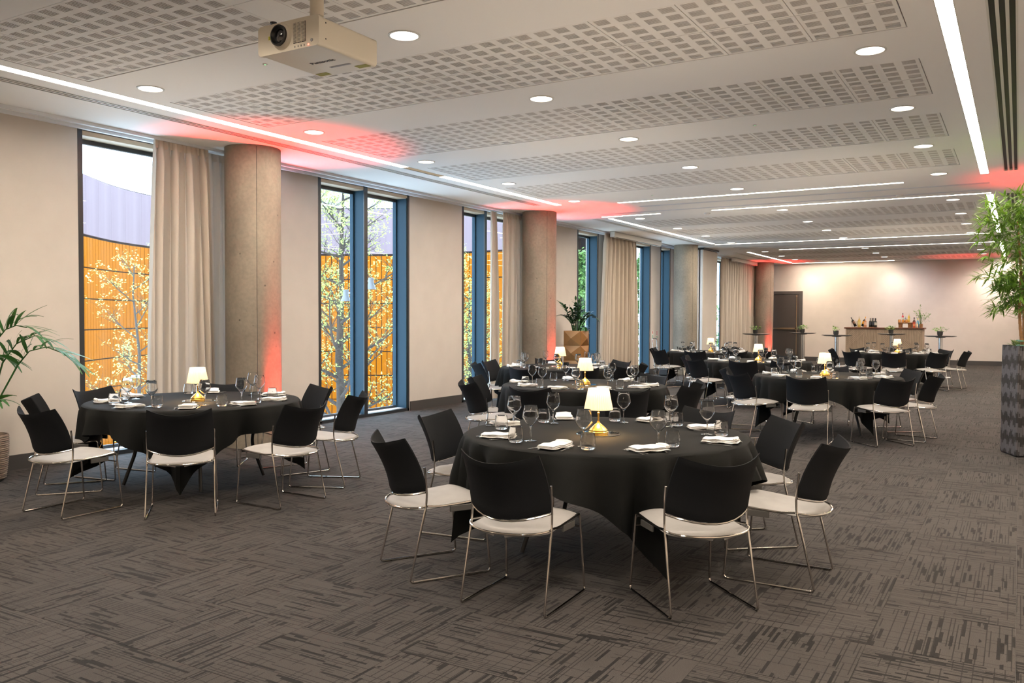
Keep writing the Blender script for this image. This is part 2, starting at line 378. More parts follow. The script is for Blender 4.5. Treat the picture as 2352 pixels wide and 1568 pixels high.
# ------------------------------------------------------------------ ceiling
holes = []; PW, PD = .6165, .60
bands = [(3.24, 0), (5.255, 0), (7.275, 0), (9.285, 0), (11.31, 0), (16.6, 0), (18.68, 0), (20.62, 0), (26.3, 0), (28.35, 0), (30.3, 0), (1.22, 0), (-.8, 0)]
BX0 = -6.865
for (y0, _) in bands: holes.append((BX0-.006, BX0+10*PW+.006, y0-.006, y0+2*PD+.006))
leds = [((-7.15, -7.03, -3.0, 9.10), 1, 'long linear ceiling light parallel to the window wall, nearest on the left'), ((-7.15, -7.03, 9.11, 9.94), 0, 'unlit length of the left linear ceiling light'),
        ((-7.15, -7.03, 9.95, 13.52), 1, 'linear ceiling light running to the red-lit second column'),
        ((-.495, -.395, -3.0, 13.45), 1, 'wide linear ceiling light running away at the upper right'),
        ((-7.18, -7.09, 15.83, 22.6), 1, 'linear ceiling light parallel to the windows in the middle bay'),
        ((-.49, -.395, 15.74, 22.7), 1, 'linear ceiling light behind the bamboo leaves, middle bay'),
        ((-7.15, -7.06, 25.9, 31.5), 1, 'linear ceiling light near the far grey curtain'),
        ((-.49, -.40, 25.8, 31.5), 1, 'linear ceiling light far right behind the bamboo'),
        ((-6.05, -1.5, 13.71, 13.80), 1, 'cross linear ceiling light just before the partition tracks'),
        ((-7.18, -5.96, 15.51, 15.60), 1, 'short cross linear ceiling light by the second column'),
        ((-4.95, -.42, 15.51, 15.60), 1, 'cross linear ceiling light just behind the partition tracks'),
        ((-7.17, -.58, 22.80, 22.89), 1, 'cross linear ceiling light at the end of the middle bay'),
        ((-6.07, -.43, 25.40, 25.49), 1, 'cross linear ceiling light at the start of the far bay'),
        ((-7.17, -3.75, 31.95, 32.05), 1, 'cross linear ceiling light along the end wall')]
for (r_, lit, lb) in leds: holes.append(r_)
slots = [((-7.50, -7.36, -3.0, 13.35), 'slot air diffuser in the ceiling above the near windows'), ((-.215, -.045, -3.0, 13.32), 'slot air diffuser at the upper right beside the wide linear light'),
         ((-7.50, -7.38, 15.75, 22.4), 'slot air diffuser above the middle bay windows'), ((-.215, -.045, 15.7, 22.4), 'slot air diffuser at right behind the bamboo, middle bay'),
         ((-7.58, -7.46, 25.9, 31.6), 'slot air diffuser above the far grey curtain')]
for (r_, lb) in slots: holes.append(r_)
tracks = [(-5.9, -.41, 14.36, 14.40), (-7.0, -.41, 15.10, 15.13), (-7.0, -.41, 24.0, 24.04), (-7.0, -.41, 24.6, 24.63)]
for t_ in tracks: holes.append(t_)
xs = sorted({XW-.3, XR+.1} | {h[0] for h in holes} | {h[1] for h in holes}); ys = sorted({YB-.1, YE+.1} | {h[2] for h in holes} | {h[3] for h in holes})
cm = MB()
for j in range(len(ys)-1):
    run = None
    for i in range(len(xs)-1):
        xc, yc = (xs[i]+xs[i+1])/2, (ys[j]+ys[j+1])/2
        inside = any(h[0] < xc < h[1] and h[2] < yc < h[3] for h in holes)
        if not inside: run = (run[0], xs[i+1]) if run else (xs[i], xs[i+1])
        if run and (inside or i == len(xs)-2):
            cm.quad((run[0], ys[j], HC), (run[0], ys[j+1], HC), (run[1], ys[j+1], HC), (run[1], ys[j], HC)); run = None
for h in holes:   # reveals of every opening
    x0, x1, y0, y1 = h; z1 = HC+.03
    cm.quad((x0, y0, HC), (x1, y0, HC), (x1, y0, z1), (x0, y0, z1)); cm.quad((x0, y1, HC), (x0, y1, z1), (x1, y1, z1), (x1, y1, HC))
    cm.quad((x0, y0, HC), (x0, y0, z1), (x0, y1, z1), (x0, y1, HC)); cm.quad((x1, y0, HC), (x1, y1, HC), (x1, y1, z1), (x1, y0, z1))
ce = struct(cm.build('ceiling', 'ceil'))
struct(MB().box(XW-.5, XR+.3, YB-.3, YE+.3, HC+.032, HC+.25).build('ceiling_void', 'void'))
def perf_panel(nx, solid=False):
    W = PW*nx/4; b = MB(); hx, hy = W/2-.0035, PD/2-.0035
    if solid: b.box(-hx, hx, -hy, hy, 0, .012); return b
    gx = PW/4; xc = [(-hx, None)]
    cutx = [-hx]; flagx = []
    for i in range(nx):
        c = -W/2+gx*(i+.5); cutx += [c-.048, c+.048]; flagx += [0, 1]
    cutx.append(hx); flagx.append(0)
    cuty = [-hy]; flagy = []
    for i in range(4):
        c = -PD/2+PD/4*(i+.5)
        for k in range(8):
            yy = c-.047+k*.0125; cuty += [yy, yy+.0062]; flagy += [0, 1]
    cuty.append(hy); flagy.append(0)
    for i in range(len(cutx)-1):
        if not flagx[i]: b.quad((cutx[i], -hy, 0), (cutx[i], hy, 0), (cutx[i+1], hy, 0), (cutx[i+1], -hy, 0))
        else:
            for j in range(len(cuty)-1):
                if not flagy[j]: b.quad((cutx[i], cuty[j], 0), (cutx[i], cuty[j+1], 0), (cutx[i+1], cuty[j+1], 0), (cutx[i+1], cuty[j], 0))
    for (p, q) in (((-hx, -hy), (hx, -hy)), ((hx, -hy), (hx, hy)), ((hx, hy), (-hx, hy)), ((-hx, hy), (-hx, -hy))):
        b.quad((*p, 0), (*q, 0), (*q, .012), (*p, .012))
    return b
pm = {}
def panel(nx, solid, x, y):
    key = (nx, solid)
    if key not in pm:
        o = perf_panel(nx, solid).build('ceiling_panel', 'panel', ce, loc=(x, y, HC+.003)); pm[key] = o.data
    else:
        o = bpy.data.objects.new('ceiling_panel', pm[key]); COL.objects.link(o); o.parent = ce; o.location = (x, y, HC+.003)
for bi, (y0, _) in enumerate(bands):
    for r_ in range(2):
        for c_ in range(10):
            x = BX0+PW*(c_+.5); y = y0+PD*(r_+.5)
            if c_ == 4 and y0 < 3.5:
                panel(2, True, x-PW/4, y); panel(2, False, x+PW/4, y)
            else: panel(4, False, x, y)
# ------------------------------------------------------------------ walls
wl = MB(); segs = [(YB, 5.47), (8.38, 9.10), (11.22, 12.77), (15.35, 17.43), (18.50, 20.15), (21.87, 22.65), (23.41, 27.25), (30.75, YE)]
for a, b in segs: wl.box(XW-.30, XW, a, b, 0, HC+.03)
struct(wl.build('wall_left', 'wall'))
bs = MB()
for a, b in segs: bs.box(XW, XW+.014, a+.02, b-.02, 0, .15)
struct(bs.build('baseboard_left', 'skirt'))
struct(MB().box(XW-.3, XR+.1, YE, YE+.15, 0, HC+.03).build('wall_far', 'wall'))
b = MB(); b.box(-6.86, XR, YE-.016, YE, 0, .15); b.box(XW, -8.28, YE-.016, YE, 0, .15); struct(b.build('baseboard_far', 'skirt'))
struct(MB().box(XR, XR+.15, YB, YE, 0, HC+.03).build('wall_right', 'white2'))
struct(MB().box(XW-.3, XR+.1, YB-.15, YB, 0, HC+.03).build('wall_near', 'white2'))
struct(MB().box(XR-.014, XR, YB, YE, 0, .15).build('baseboard_right', 'skirt'))
# ------------------------------------------------------------------ windows
XG = -8.89
def window(n, y0, y1, mull):
    root = bpy.data.objects.new('window_%d' % n, None); COL.objects.link(root); root.location = (XW, y0, 0); struct(root)
    def bb(name, m, *a):
        q = MB().box(*a); q.xf(Matrix.Translation((-XW, -y0, 0))); return q.build(name, m, root)
    f = MB(); z1 = HC
    f.box(XW-.05, XW+.004, y0, y0+.055, 0, z1); f.box(XW-.05, XW+.004, y1-.045, y1, 0, z1); f.box(XW-.06, XW+.004, y0, y1, 0, .045)
    f.xf(Matrix.Translation((-XW, -y0, 0))); f.build('window_frame', 'dark', root)
    bb('sill', 'palum', XG-.02, XW-.06, y0+.055, y1-.045, .02, .05)
    bb('soffit', 'soffit_bounce_tan', XG-.02, XW-.005, y0+.055, y1-.045, 3.49, 3.54)
    g_ = MB(); g_.box(XG-.03, XG+.02, y0+.02, y1-.02, 3.44, 3.50); g_.box(XG-.03, XG+.02, y0+.02, y1-.02, .05, .085); g_.xf(Matrix.Translation((-XW, -y0, 0))); g_.build('glazing_bead', 'dark', root)
    ends = mull+[y1-.045]; lo = y0+.03
    for k, e in enumerate(ends):
        fin = MB(); fin.box(XG-.03, XW-.004, e-.03, e+(.03 if k < len(mull) else .04), .05, 3.5)
        fin.box(XG-.04, XG+.025, e-.055, e-.03, .05, 3.5); fin.xf(Matrix.Translation((-XW, -y0, 0))); fin.build('mullion', 'blue', root)
        if k < len(mull): bb('mullion_cap', 'dark', XW-.012, XW+.004, e-.032, e+.05, .045, 3.55)
        bb('glass_pane', 'pane', XG, XG+.012, lo, e-.055, .085, 3.44); lo = e+.03
    return root
M['headgrey'] = mat('floodlight_casing', (.12, .12, .125), .4)
M['lime'] = mat('yellow_green_panel', (.33, .36, .10), .6)
M['soffit_bounce_tan'] = mat('soffit_bounce_tint', (.50, .38, .26), .5)  # tan base colour holds the orange light reflected onto the soffit
window(1, 5.47, 8.38, [6.95]); window(2, 9.10, 11.22, [10.125]); window(3, 12.77, 15.35, [13.55]); window(4, 17.43, 18.56, []); window(5, 20.15, 21.92, [])
window(6, 22.65, 23.46, []); window(7, 27.25, 30.75, [29.0])
# light portals in the window openings (guide the sky sampling only)
for (a, b) in ((5.5, 8.3), (9.15, 11.2), (12.8, 15.3), (17.45, 18.5), (20.2, 21.9), (22.7, 23.4)):
    L_ = bpy.data.lights.new('sky_portal', 'AREA'); L_.shape = 'RECTANGLE'; L_.size = b-a; L_.size_y = 3.3; L_.cycles.is_portal = True
    o = bpy.data.objects.new('sky_portal', L_); COL.objects.link(o); o.location = (XG-.06, (a+b)/2, 1.75); o.rotation_euler = (R(90), 0, R(-90))
# ------------------------------------------------------------------ door in the end wall
dr = bpy.data.objects.new('door_1', None); COL.objects.link(dr); dr.location = (-7.55, YE, 0); struct(dr)
b = MB(); b.box(.58, .70, -.05, 0, 0, 2.55); b.box(-.72, .58, -.05, 0, 2.44, 2.55); b.box(-.75, -.70, -.05, 0, 0, 2.55); b.build('door_frame', 'doorf', dr)
MB().box(-.70, .575, -.035, -.005, .01, 2.435).build('door_leaf', 'door', dr)
b = MB(); b.box(-.50, .52, -.10, -.06, 1.14, 1.20); b.box(.46, .54, -.10, -.035, 1.12, 1.22); b.build('push_bar', 'bronzebar', dr)
b = MB(); b.tube([(.50, -.065, .12), (.50, -.065, 2.38)], .014); b.box(.48, .52, -.08, -.035, 2.34, 2.40); b.box(.48, .52, -.08, -.035, .1, .16); b.build('vertical_rod', 'bronzebar', dr, True)
# ------------------------------------------------------------------ columns
cols = [((-7.92, 7.21), 'round concrete column left of the near windows, washed red at its right foot'), ((-7.89, 14.25), 'round concrete column with red wash, second from the left'),
        ((-7.93, 22.66), 'round unlit concrete column beside the folded partition'), ((-7.92, 31.05), 'round concrete column lit red beside the far door')]
for (c, lb) in cols:
    b = MB(); b.lathe([(.325, 0), (.325, HC)], 48); o = b.build('concrete_column', 'concrete', None, True, loc=(c[0], c[1], 0)); tag(o, lb, 'column', 'round concrete columns')
    s_ = MB(); s_.box(-.003, .003, -.0015, .0015, .02, HC-.02); s_.xf(Matrix.Translation((.325*math.cos(R(-35)), .325*math.sin(R(-35)), 0)))
    s_.build('form_seam', 'darkpot', o)
upl = MB().lathe([(.05, 0), (.06, .02), (.06, .10), (.05, .11)], 20, capt=False).build('uplighter_case', 'black', None, True)
def spot(loc, target, watts, col, ang, name, blend=.6, size=.03, parent=None):
    L_ = bpy.data.lights.new(name, 'SPOT'); L_.energy = watts; L_.color = col; L_.spot_size = R(ang); L_.spot_blend = blend; L_.shadow_soft_size = size
    o = bpy.data.objects.new(name, L_); COL.objects.link(o); o.location = loc
    d = Vector(target)-Vector(loc); o.rotation_euler = d.to_track_quat('-Z', 'Y').to_euler()
    return o
UPC = [((-7.53, 7.27), (-7.53, 7.27), 1.0, 'red uplighter at the foot of the nearest column'), ((-7.505, 14.20), (-7.51, 14.20), 1.0, 'red uplighter at the foot of the second column'),
       ((-7.62, 30.80), (-7.62, 30.81), .6, 'red uplighter by the column next to the far door'), ((.62, 14.0), (.66, 14.05), .42, 'red uplighter on the floor right of the frame'),
       ((-1.5, 30.75), (-1.5, 30.8), .22, 'red uplighter on the floor near the end wall')]
lensm = MB().lathe([(.05, .105), (.001, .106)], 20, capb=False)
for k, (p, t, s_, lb) in enumerate(UPC):
    e = empty('uplighter', (p[0], p[1], 0), lb, 'light', group='red floor uplighters')
    if k == 0: upl.parent = e; upl.name = 'lamp_case'; ln = lensm.build('lamp_lens', 'redled', e)
    else:
        for q in (upl, ln): c_ = q.copy(); COL.objects.link(c_); c_.parent = e
    spot((p[0], p[1], .13), (t[0], t[1], 3.5), RED_W*s_*4, (1, .035, .025), 54, 'red_lamp', 1, .03)
# ------------------------------------------------------------------ ceiling lights
for (r_, lit, lb) in leds:
    x0, x1, y0, y1 = r_; cx, cy_ = (x0+x1)/2, (y0+y1)/2
    e = empty('linear_light', (cx, cy_, HC), lb, 'ceiling light')
    q = MB(); q.box(x0-cx, x1-cx, y0-cy_, y1-cy_, .004, .010); q.build('diffuser', ('ledsoft' if y0 > 31.9 else 'led') if lit else 'leddim', e)
    q = MB(); hx, hy = (x1-x0)/2, (y1-y0)/2
    q.box(-hx-.006, -hx, -hy, hy, -.0015, .02); q.box(hx, hx+.006, -hy, hy, -.0015, .02); q.build('light_trim', 'white', e)
for (r_, lb) in slots:
    x0, x1, y0, y1 = r_; cx, cy_ = (x0+x1)/2, (y0+y1)/2; W = x1-x0; L_ = y1-y0
    e = empty('air_diffuser', (cx, cy_, HC), lb, 'air vent')
    MB().box(-W/2, W/2, -L_/2, L_/2, .022, .028).build('plenum', 'black', e)
    for k in range(4):
        xx = -W/2+W*(k/3)-(.014 if k else .006); ww = .012 if k in (0, 3) else .024
        xx = [-W/2-.004, -W/2+W/3-.011, -W/2+2*W/3-.011, W/2-.010][k]
        MB().box(xx, xx+[.014, .022, .022, .014][k], -L_/2, L_/2, -.002, .002).build('blade', 'white', e)
for k, t_ in enumerate(tracks):
    x0, x1, y0, y1 = t_; cx, cy_ = (x0+x1)/2, (y0+y1)/2
    e = empty('partition_track', (cx, cy_, HC), ['dark sliding partition track just behind the near cross light', 'dark sliding partition track before the second cross light', 'sliding partition track at the start of the far bay', 'second sliding partition track of the far bay'][k], 'track')
    MB().box(x0-cx, x1-cx, y0-cy_, y1-cy_, .012, .02).build('track_channel', 'black', e)
    q = MB(); q.box(x0-cx, x1-cx, y0-cy_-.03, y0-cy_, -.004, .005); q.box(x0-cx, x1-cx, y1-cy_, y1-cy_+.03, -.004, .005); q.build('track_lip', 'palum', e)
# downlights
dl = empty('downlight', (0, 0, 0), '', 'ceiling light')
MB().lathe([(.115, -.001), (.115, -.006), (.100, -.007), (.097, 0), (.097, -.0005)], 32, capb=False).build('trim_ring', 'white', dl, True)
MB().lathe([(.098, -.002), (.001, -.0021)], 32, capb=False).build('lamp_lens', 'dl', dl)
dlt = protos(dl); first = True
rows = {'left': -6.60, 'middle': -3.79, 'right': -.99}
ys_ = [4.85, 6.87, 8.90, 10.96, 13.15, 16.1, 18.28, 20.28, 22.4, 25.92, 28.0, 29.9, 31.75]
ordn = ['first', 'second', 'third', 'fourth', 'fifth', 'sixth', 'seventh', 'eighth', 'ninth', 'tenth', 'eleventh', 'twelfth', 'thirteenth']
for rn, x in rows.items():
    for k, y in enumerate([2.8, .8, -1.3]+ys_):
        if k >= 3 and not (rn == 'right' and k == 3):
            i = k-3-(1 if rn == 'right' else 0)
            place(dl, dlt, first, (x, y, HC), 0, 'round recessed downlight, %s from the near end of the %s row' % (ordn[i], rn), 'recessed downlights'); first = False
        L_ = bpy.data.lights.new('downlight_lamp', 'SPOT'); L_.energy = DL_W*(.55 if y > 31 else 1); L_.color = (1, .86, .70); L_.spot_size = R(140); L_.spot_blend = .9; L_.shadow_soft_size = .08
        o = bpy.data.objects.new('downlight_lamp', L_); COL.objects.link(o); o.location = (x, y, HC-.03)
dl['group'] = 'recessed downlights'
for y_ in (1.5, 4.0, 6.5, 9.0, 11.5, 17.5, 20.0, 22.5): spot((.45, y_, HC-.04), (XR, y_, 1.7), 260, (1, .80, .60), 120, 'unseen_wall_wash', 1, .06)  # added lights without fixtures, brighten the hidden right wall and the ceiling
spot((-5.9, 30.6, HC-.04), (-5.6, YE, 1.9), 125, (1, .84, .62), 110, 'unseen_wall_wash', 1, .06)  # added light without a fixture, lifts the left of the end wall
spot((-3.4, 30.4, HC-.04), (-3.3, YE, 1.6), 115, (.97, .92, 1), 100, 'unseen_wall_wash', 1, .06)  # added cool light, lifts the middle of the end wall
spot((-1.2, 30.4, HC-.04), (-1.0, YE, 1.4), 90, (1, .86, .80), 100, 'unseen_wall_wash', 1, .06)  # another added light, brightens the end wall further right
spot((-.5, 31.35, HC-.05), (-.45, YE, 2.9), 150, (1, .86, .74), 75, 'unseen_wall_wash', .9, .04)
for k, (x, y) in enumerate(((-5.17, 4.84), (-2.39, 8.91), (-5.18, 13.15))):
    e = empty('ceiling_sensor', (x, y, HC), ['tiny ceiling sensor with green light beside the projector', 'tiny ceiling sensor with green light between the downlights at right', 'tiny ceiling sensor with green light near the partition tracks'][k], 'sensor')
    MB().lathe([(.02, 0), (.018, -.006)], 16, capb=False, capt=True).build('sensor_body', 'white', e, True)
    MB().lathe([(.006, -.0065), (.001, -.008)], 10, capb=False).build('status_light', 'greenled', e)
for (x, y, lb) in ((-5.15, 15.9, 'round white smoke detector near the second column'), (-1.7, 15.1, 'small round smoke detector between partition track and cross light')):
    o = MB().lathe([(.06, 0), (.055, -.02), (.03, -.035), (.001, -.036)], 24, capb=False).build('smoke_detector', 'white', None, True, loc=(x, y, HC)); tag(o, lb, 'smoke detector')
# curtain tracks
for (xx, lb) in ((-8.30, 'white curtain track under the ceiling nearest the room'), (-8.50, 'white curtain track under the ceiling next to the window wall')):
    b = MB(); b.box(-.018, .018, YB, YE-.02, -.030, 0); b.box(-.022, .022, YB, YE-.02, -.034, -.026)
    o = b.build('curtain_track', 'palum', None, loc=(xx, 0, HC)); tag(o, lb, 'curtain track')
# ------------------------------------------------------------------ curtains
def curtain(name, y0, y1, x, top, label, nf, amp=.055, spread0=0, spread1=0, seed=1, z0=.03):
    rr = random.Random(seed); rows = []; nu = nf*14+1
    ph = [rr.uniform(-.25, .25) for _ in range(nf+2)]; am = [rr.uniform(.6, 1.3) for _ in range(nf+2)]
    for i in range(15):
        t = i/14; z = top-(top-z0)*t; row = []
        for j in range(nu):
            u = j/(nu-1); y = y0+(y1-y0)*u
            y += (u-.5)*2*((spread1 if u > .5 else spread0))*t**.7
            q = u*nf; k = int(q); f = q-k; a = am[k]*(1-f)+am[min(k+1, nf)]*f; p_ = ph[k]*(1-f)+ph[min(k+1, nf)]*f
            s_ = math.sin(2*math.pi*(q+p_*t*1.6)); pl = .35 if t < .04 else 1
            xx = x+amp*a*pl*(s_+.25*math.sin(4*math.pi*q+t*2))*(1-.15*t)
            row.append((xx-x, y+.012*math.cos(2*math.pi*q*1.5+t)-y0, z))
        rows.append(row)
    e = empty(name, (x, y0, 0), label, 'curtain', group='beige floor-length curtains')
    MB().grid(rows).build('curtain_fabric', 'curtain', e, True)
    hd = MB(); h = [[(p[0]*.5+.004, p[1], top+.005) for p in rows[0]], [(p[0]*.5+.004, p[1], top-.085) for p in rows[0]]]; hd.grid(h).build('heading_tape', 'curtain', e, True)
    return e
curtain('curtain', 6.12, 6.86, -8.30, HC-.035, 'beige pleated curtain at the near window, left of the first column', 8, .05, .10, .12, 3)
curtain('curtain', 6.86, 7.6, -8.44, HC-.035, 'beige curtain half hidden behind the first column', 6, .05, 0, 0, 4)
curtain('curtain', 13.36, 13.60, -8.44, HC-.035, 'narrow bluish-grey curtain edge beside the second window glass', 3, .04, .03, .02, 5)
curtain('curtain', 13.62, 14.5, -8.33, HC-.035, 'beige curtain left of the second column', 8, .05, .02, 0, 6)
curtain('curtain', 18.10, 20.02, -8.30, HC-.035, 'beige pleated curtain under the white screen housing, middle bay', 17, .055, .20, .12, 8)
curtain('curtain', 27.1, 31.2, -8.30, HC-.035, 'wide beige curtain between partition and far column', 30, .055, 0, 0, 9)
# ------------------------------------------------------------------ screen housings
for (y0, y1, lb) in ((18.2, 21.15, 'white projection screen housing above the middle curtain'), (27.9, 30.65, 'white projection screen housing above the far curtain')):
    e = empty('screen_housing', (-8.13, (y0+y1)/2, HC), lb, 'projection screen'); h = (y1-y0)/2
    MB().bevbox(-.055, .055, -h, h, -.13, -.01, .012).build('housing', 'white', e)
    for s_ in (-1, 1): MB().bevbox(-.06, .06, s_*h-.03, s_*h+.03, -.135, -.005, .01).build('end_cap', 'white', e)
    MB().box(.02, .05, -h+.1, h-.1, -.133, -.129).build('screen_slot', 'darkpot', e)
# ------------------------------------------------------------------ folded partition
e = empty('folding_partition', (-7.95, 24.2, 0), 'stack of folded cream partition panels with blue seals beside the third column', 'partition')
for k in range(4):
    x = .22-.125*k-.05
    MB().bevbox(x-.045, x+.045, -.62, .68, .02, HC-.06, .006).build('partition_panel', 'wall', e)
    q = MB(); q.box(x-.03, x+.03, -.645, -.62, .02, HC-.06); q.build('panel_edge', 'palum', e)
    q = MB(); q.box(x-.064, x-.045, -.61, .66, .02, HC-.08); q.build('panel_seal', 'pseal', e)
MB().box(-.33, .25, -.66, .72, HC-.055, HC-.004).build('head_track', 'dark', e)
# ------------------------------------------------------------------ projector
pj = empty('projector', (-3.64, 3.842, 3.08), 'cream ceiling projector with black lens hanging at the upper left', 'projector')
def rrect_prism(x0, x1, z0, z1, y0, y1, r, n=5):
    pts = []
    for (cx, cz, a0) in ((x1-r, z1-r, 0), (x0+r, z1-r, 90), (x0+r, z0+r, 180), (x1-r, z0+r, 270)):
        for k in range(n+1): a = R(a0+90*k/n); pts.append((cx+r*math.cos(a), cz+r*math.sin(a)))
    k = len(pts); vs = [(p[0], y0, p[1]) for p in pts]+[(p[0], y1, p[1]) for p in pts]
    fs = [tuple(range(k)), tuple(range(2*k-1, k-1, -1))]+[(i, k+i, k+(i+1) % k, (i+1) % k) for i in range(k)]
    return vs, fs
q = MB(); q.add(*rrect_prism(-.235, .235, 0, .165, -.235, .245, .022)); q.build('casing', 'case', pj, True)
q = MB(); q.add(*rrect_prism(-.241, .241, -.004, .169, -.262, -.235, .026)); q.build('front_panel', 'case', pj, True)
lx = -.045
q = MB(); q.lathe([(.076, 0), (.070, .016), (.060, .022)], 36, capb=False); q.xf(Matrix.Translation((lx, -.262, .085)) @ Matrix.Rotation(R(90), 4, 'X')); q.build('lens_surround', 'case', pj, True)
q = MB(); q.lathe([(.060, .0), (.060, .036), (.052, .039), (.046, .026), (.040, .018)], 36, capb=False); q.xf(Matrix.Translation((lx, -.262, .085)) @ Matrix.Rotation(R(90), 4, 'X')); ln_ = q.build('lens_barrel', 'black', pj, True)
q = MB(); q.lathe([(.045, .014), (.03, .026), (.001, .030)], 30, capb=False); q.xf(Matrix.Translation((lx, -.262, .085)) @ Matrix.Rotation(R(90), 4, 'X')); q.build('front_element', 'lens', ln_, True)
e = MB().box(.045, .140, -.2635, -.262, .030, .145).build('vent_grille', 'black', pj)
for k in range(16): MB().box(.046, .139, -.268, -.263, .034+k*.0069, .0375+k*.0069).build('grille_slat', 'case', e)
for k in range(2): MB().box(.074+k*.033, .079+k*.033, -.2685, -.2635, .031, .144).build('grille_bar', 'case', e)
q = MB(); q.lathe([(.010, 0), (.009, .002)], 18, capb=False, capt=True); q.xf(Matrix.Translation((.185, -.262, .030)) @ Matrix.Rotation(R(90), 4, 'X')); q.build('receiver_window', 'greylabel', pj, True)
for k in range(4): MB().box(.055+k*.024, .0585+k*.024, -.2640, -.262, .006, .016).build('indicator', 'black', pj)
MB().box(.158, .164, -.2645, -.262, .006, .012).build('red_indicator', 'redled', pj)
e = MB().box(-.155, -.107, -.2635, -.262, .082, .102).build('warning_label', 'yellow', pj)
for k in range(3): MB().box(-.150, -.112, -.2638, -.2634, .086+k*.005, .0875+k*.005).build('label_line', 'darkpot', e)
for (xx, yy) in ((-.16, .20), (.17, .19)): MB().box(xx-.045, xx+.045, yy-.025, yy+.025, -.0015, 0).build('base_label', 'olive', pj)
MB().box(-.02, .14, .10, .122, -.0012, 0).build('model_strip', 'greylabel', pj)
def text(body, size, mtl, parent, mx, name='lettering', ext=.0004):
    cu = bpy.data.curves.new(name, 'FONT'); cu.body = body; cu.size = size; cu.extrude = ext; cu.offset = .0009; cu.align_x = 'CENTER'; cu.align_y = 'CENTER'
    cu.materials.append(M[mtl]); t0 = bpy.data.objects.new(name, cu); COL.objects.link(t0); bpy.context.view_layer.update()
    me = bpy.data.meshes.new_from_object(t0); bpy.data.objects.remove(t0); o = bpy.data.objects.new(name, me); COL.objects.link(o); o.parent = parent; o.matrix_local = mx; return o
t_ = text('Panasonic', .047, 'ink', pj, Matrix.Translation((.02, .0, -.0012)) @ Matrix.Rotation(R(180), 4, 'X'))
for (xx, zz) in ((.2352, .13), (.2352, .04)): MB().box(.2352, .2358, -.205, -.197, zz, zz+.008).build('side_screw', 'black', pj)
q = MB(); q.lathe([(.014, 0), (.012, .03), (.02, .034), (.02, .044)], 14, capb=True, capt=True); q.xf(Matrix.Translation((-.19, -.19, .169))); q.build('foot', 'black', pj, True)
q = MB(); q.box(.02-.10, .02+.10, -.09, .11, .166, .178); q.build('mount_plate', 'case', pj)
q = MB(); q.lathe([(.040, .175), (.036, .185), (.036, .30), (.042, .305), (.042, .47)], 28, c=(-.08, .058, 0)); q.build('mount_pole', 'case', pj, True)
# ------------------------------------------------------------------ chair
ch = empty('dining_chair', (0, 0, 0), '', 'chair')
def arc_pts(pts, r=.03, n=4):
    P = [Vector(p) for p in pts]; out = [P[0]]
    for i in range(1, len(P)-1):
        a, b_, c = P[i-1], P[i], P[i+1]; d1 = (a-b_); d2 = (c-b_); rr = min(r, d1.length*.45, d2.length*.45); p = b_+d1.normalized()*rr; q = b_+d2.normalized()*rr
        for k in range(n+1): t = k/n; out.append(p*(1-t)**2+b_*2*t*(1-t)+q*t**2)
    out.append(P[-1]); return out
for s_ in (-1, 1):
    pts = [(s_*.243, -.168, .672), (s_*.243, -.160, .60), (s_*.242, -.152, .52), (s_*.243, -.156, .45), (s_*.252, -.262, .007), (s_*.252, .262, .007), (s_*.236, .222, .452), (s_*.232, .10, .438), (s_*.238, -.06, .432), (s_*.243, -.150, .442)]
    MB().tube(arc_pts(pts, .025, 3), .0066, 8).build('side_frame', 'chrome', ch, True)
def seatw(y):
    if y > -.15: return .228+(.010)*(1-(y+.15)/.38)
    return .238*math.sqrt(max(.0, 1-((-.15-y)/.138)**2))+.004
def seatz(y, u=0):
    pts = [(-.288, .428), (-.22, .434), (-.1, .438), (0, .446), (.1, .458), (.18, .464), (.225, .456), (.238, .440)]
    for (a, za), (b_, zb) in zip(pts, pts[1:]):
        if a <= y <= b_: return za+(zb-za)*(y-a)/(b_-a)
    return pts[0][1] if y < 0 else pts[-1][1]
ysq = [-.287, -.282, -.27, -.25, -.22, -.18, -.13, -.07, 0, .07, .13, .18, .215, .232, .238]
us = [-1, -.97, -.9, -.75, -.5, -.2, .2, .5, .75, .9, .97, 1]
rows = [[(seatw(y)*u, y, seatz(y)+.012-.010*u*u-.016*abs(u)**8-(.012 if y in (-.287, .238) else (.004 if y in (-.282, .232) else 0))) for u in us] for y in ysq]
rowb = [[(seatw(y)*u*.97, y*.985, seatz(y)-.018) for u in us] for y in ysq]
b = MB(); b.grid(rows); nu = len(us); nr = len(ysq); o0 = len(b.v)
b.add([p for r_ in rowb for p in r_], [(i*nu+j+1, i*nu+j, (i+1)*nu+j, (i+1)*nu+j+1) for i in range(nr-1) for j in range(nu-1)])
for i in range(nr-1):
    b.f += [(i*nu, (i+1)*nu, o0+(i+1)*nu, o0+i*nu), ((i+1)*nu+nu-1, i*nu+nu-1, o0+i*nu+nu-1, o0+(i+1)*nu+nu-1)]; b.mi += [0, 0]
for j in range(nu-1):
    b.f += [(j+1, j, o0+j, o0+j+1), ((nr-1)*nu+j, (nr-1)*nu+j+1, o0+(nr-1)*nu+j+1, o0+(nr-1)*nu+j)]; b.mi += [0, 0]
b.build('seat', 'seat', ch, True)
pts = [(.243, -.15, .440)]+[(.243*math.cos(R(a)), -.152-.143*math.sin(R(a)), .440-.018*math.sin(R(a))) for a in range(10, 171, 10)]+[(-.243, -.15, .440)]
MB().tube(pts, .006, 8).build('seat_rim', 'chrome', ch, True)
def backp(u, v, off=0):
    zb = .490+.040*u*u; zt = .803+.045*u*u; z = zb+(zt-zb)*v
    wv = .245*(1-.035*max(0, 1-v/.08)**2)*(1-.055*v**2.5)
    y = -.158-.105*(1-u*u)-.030*v-.100*v**1.8
    ny = 1; return (wv*u, y+off, z)
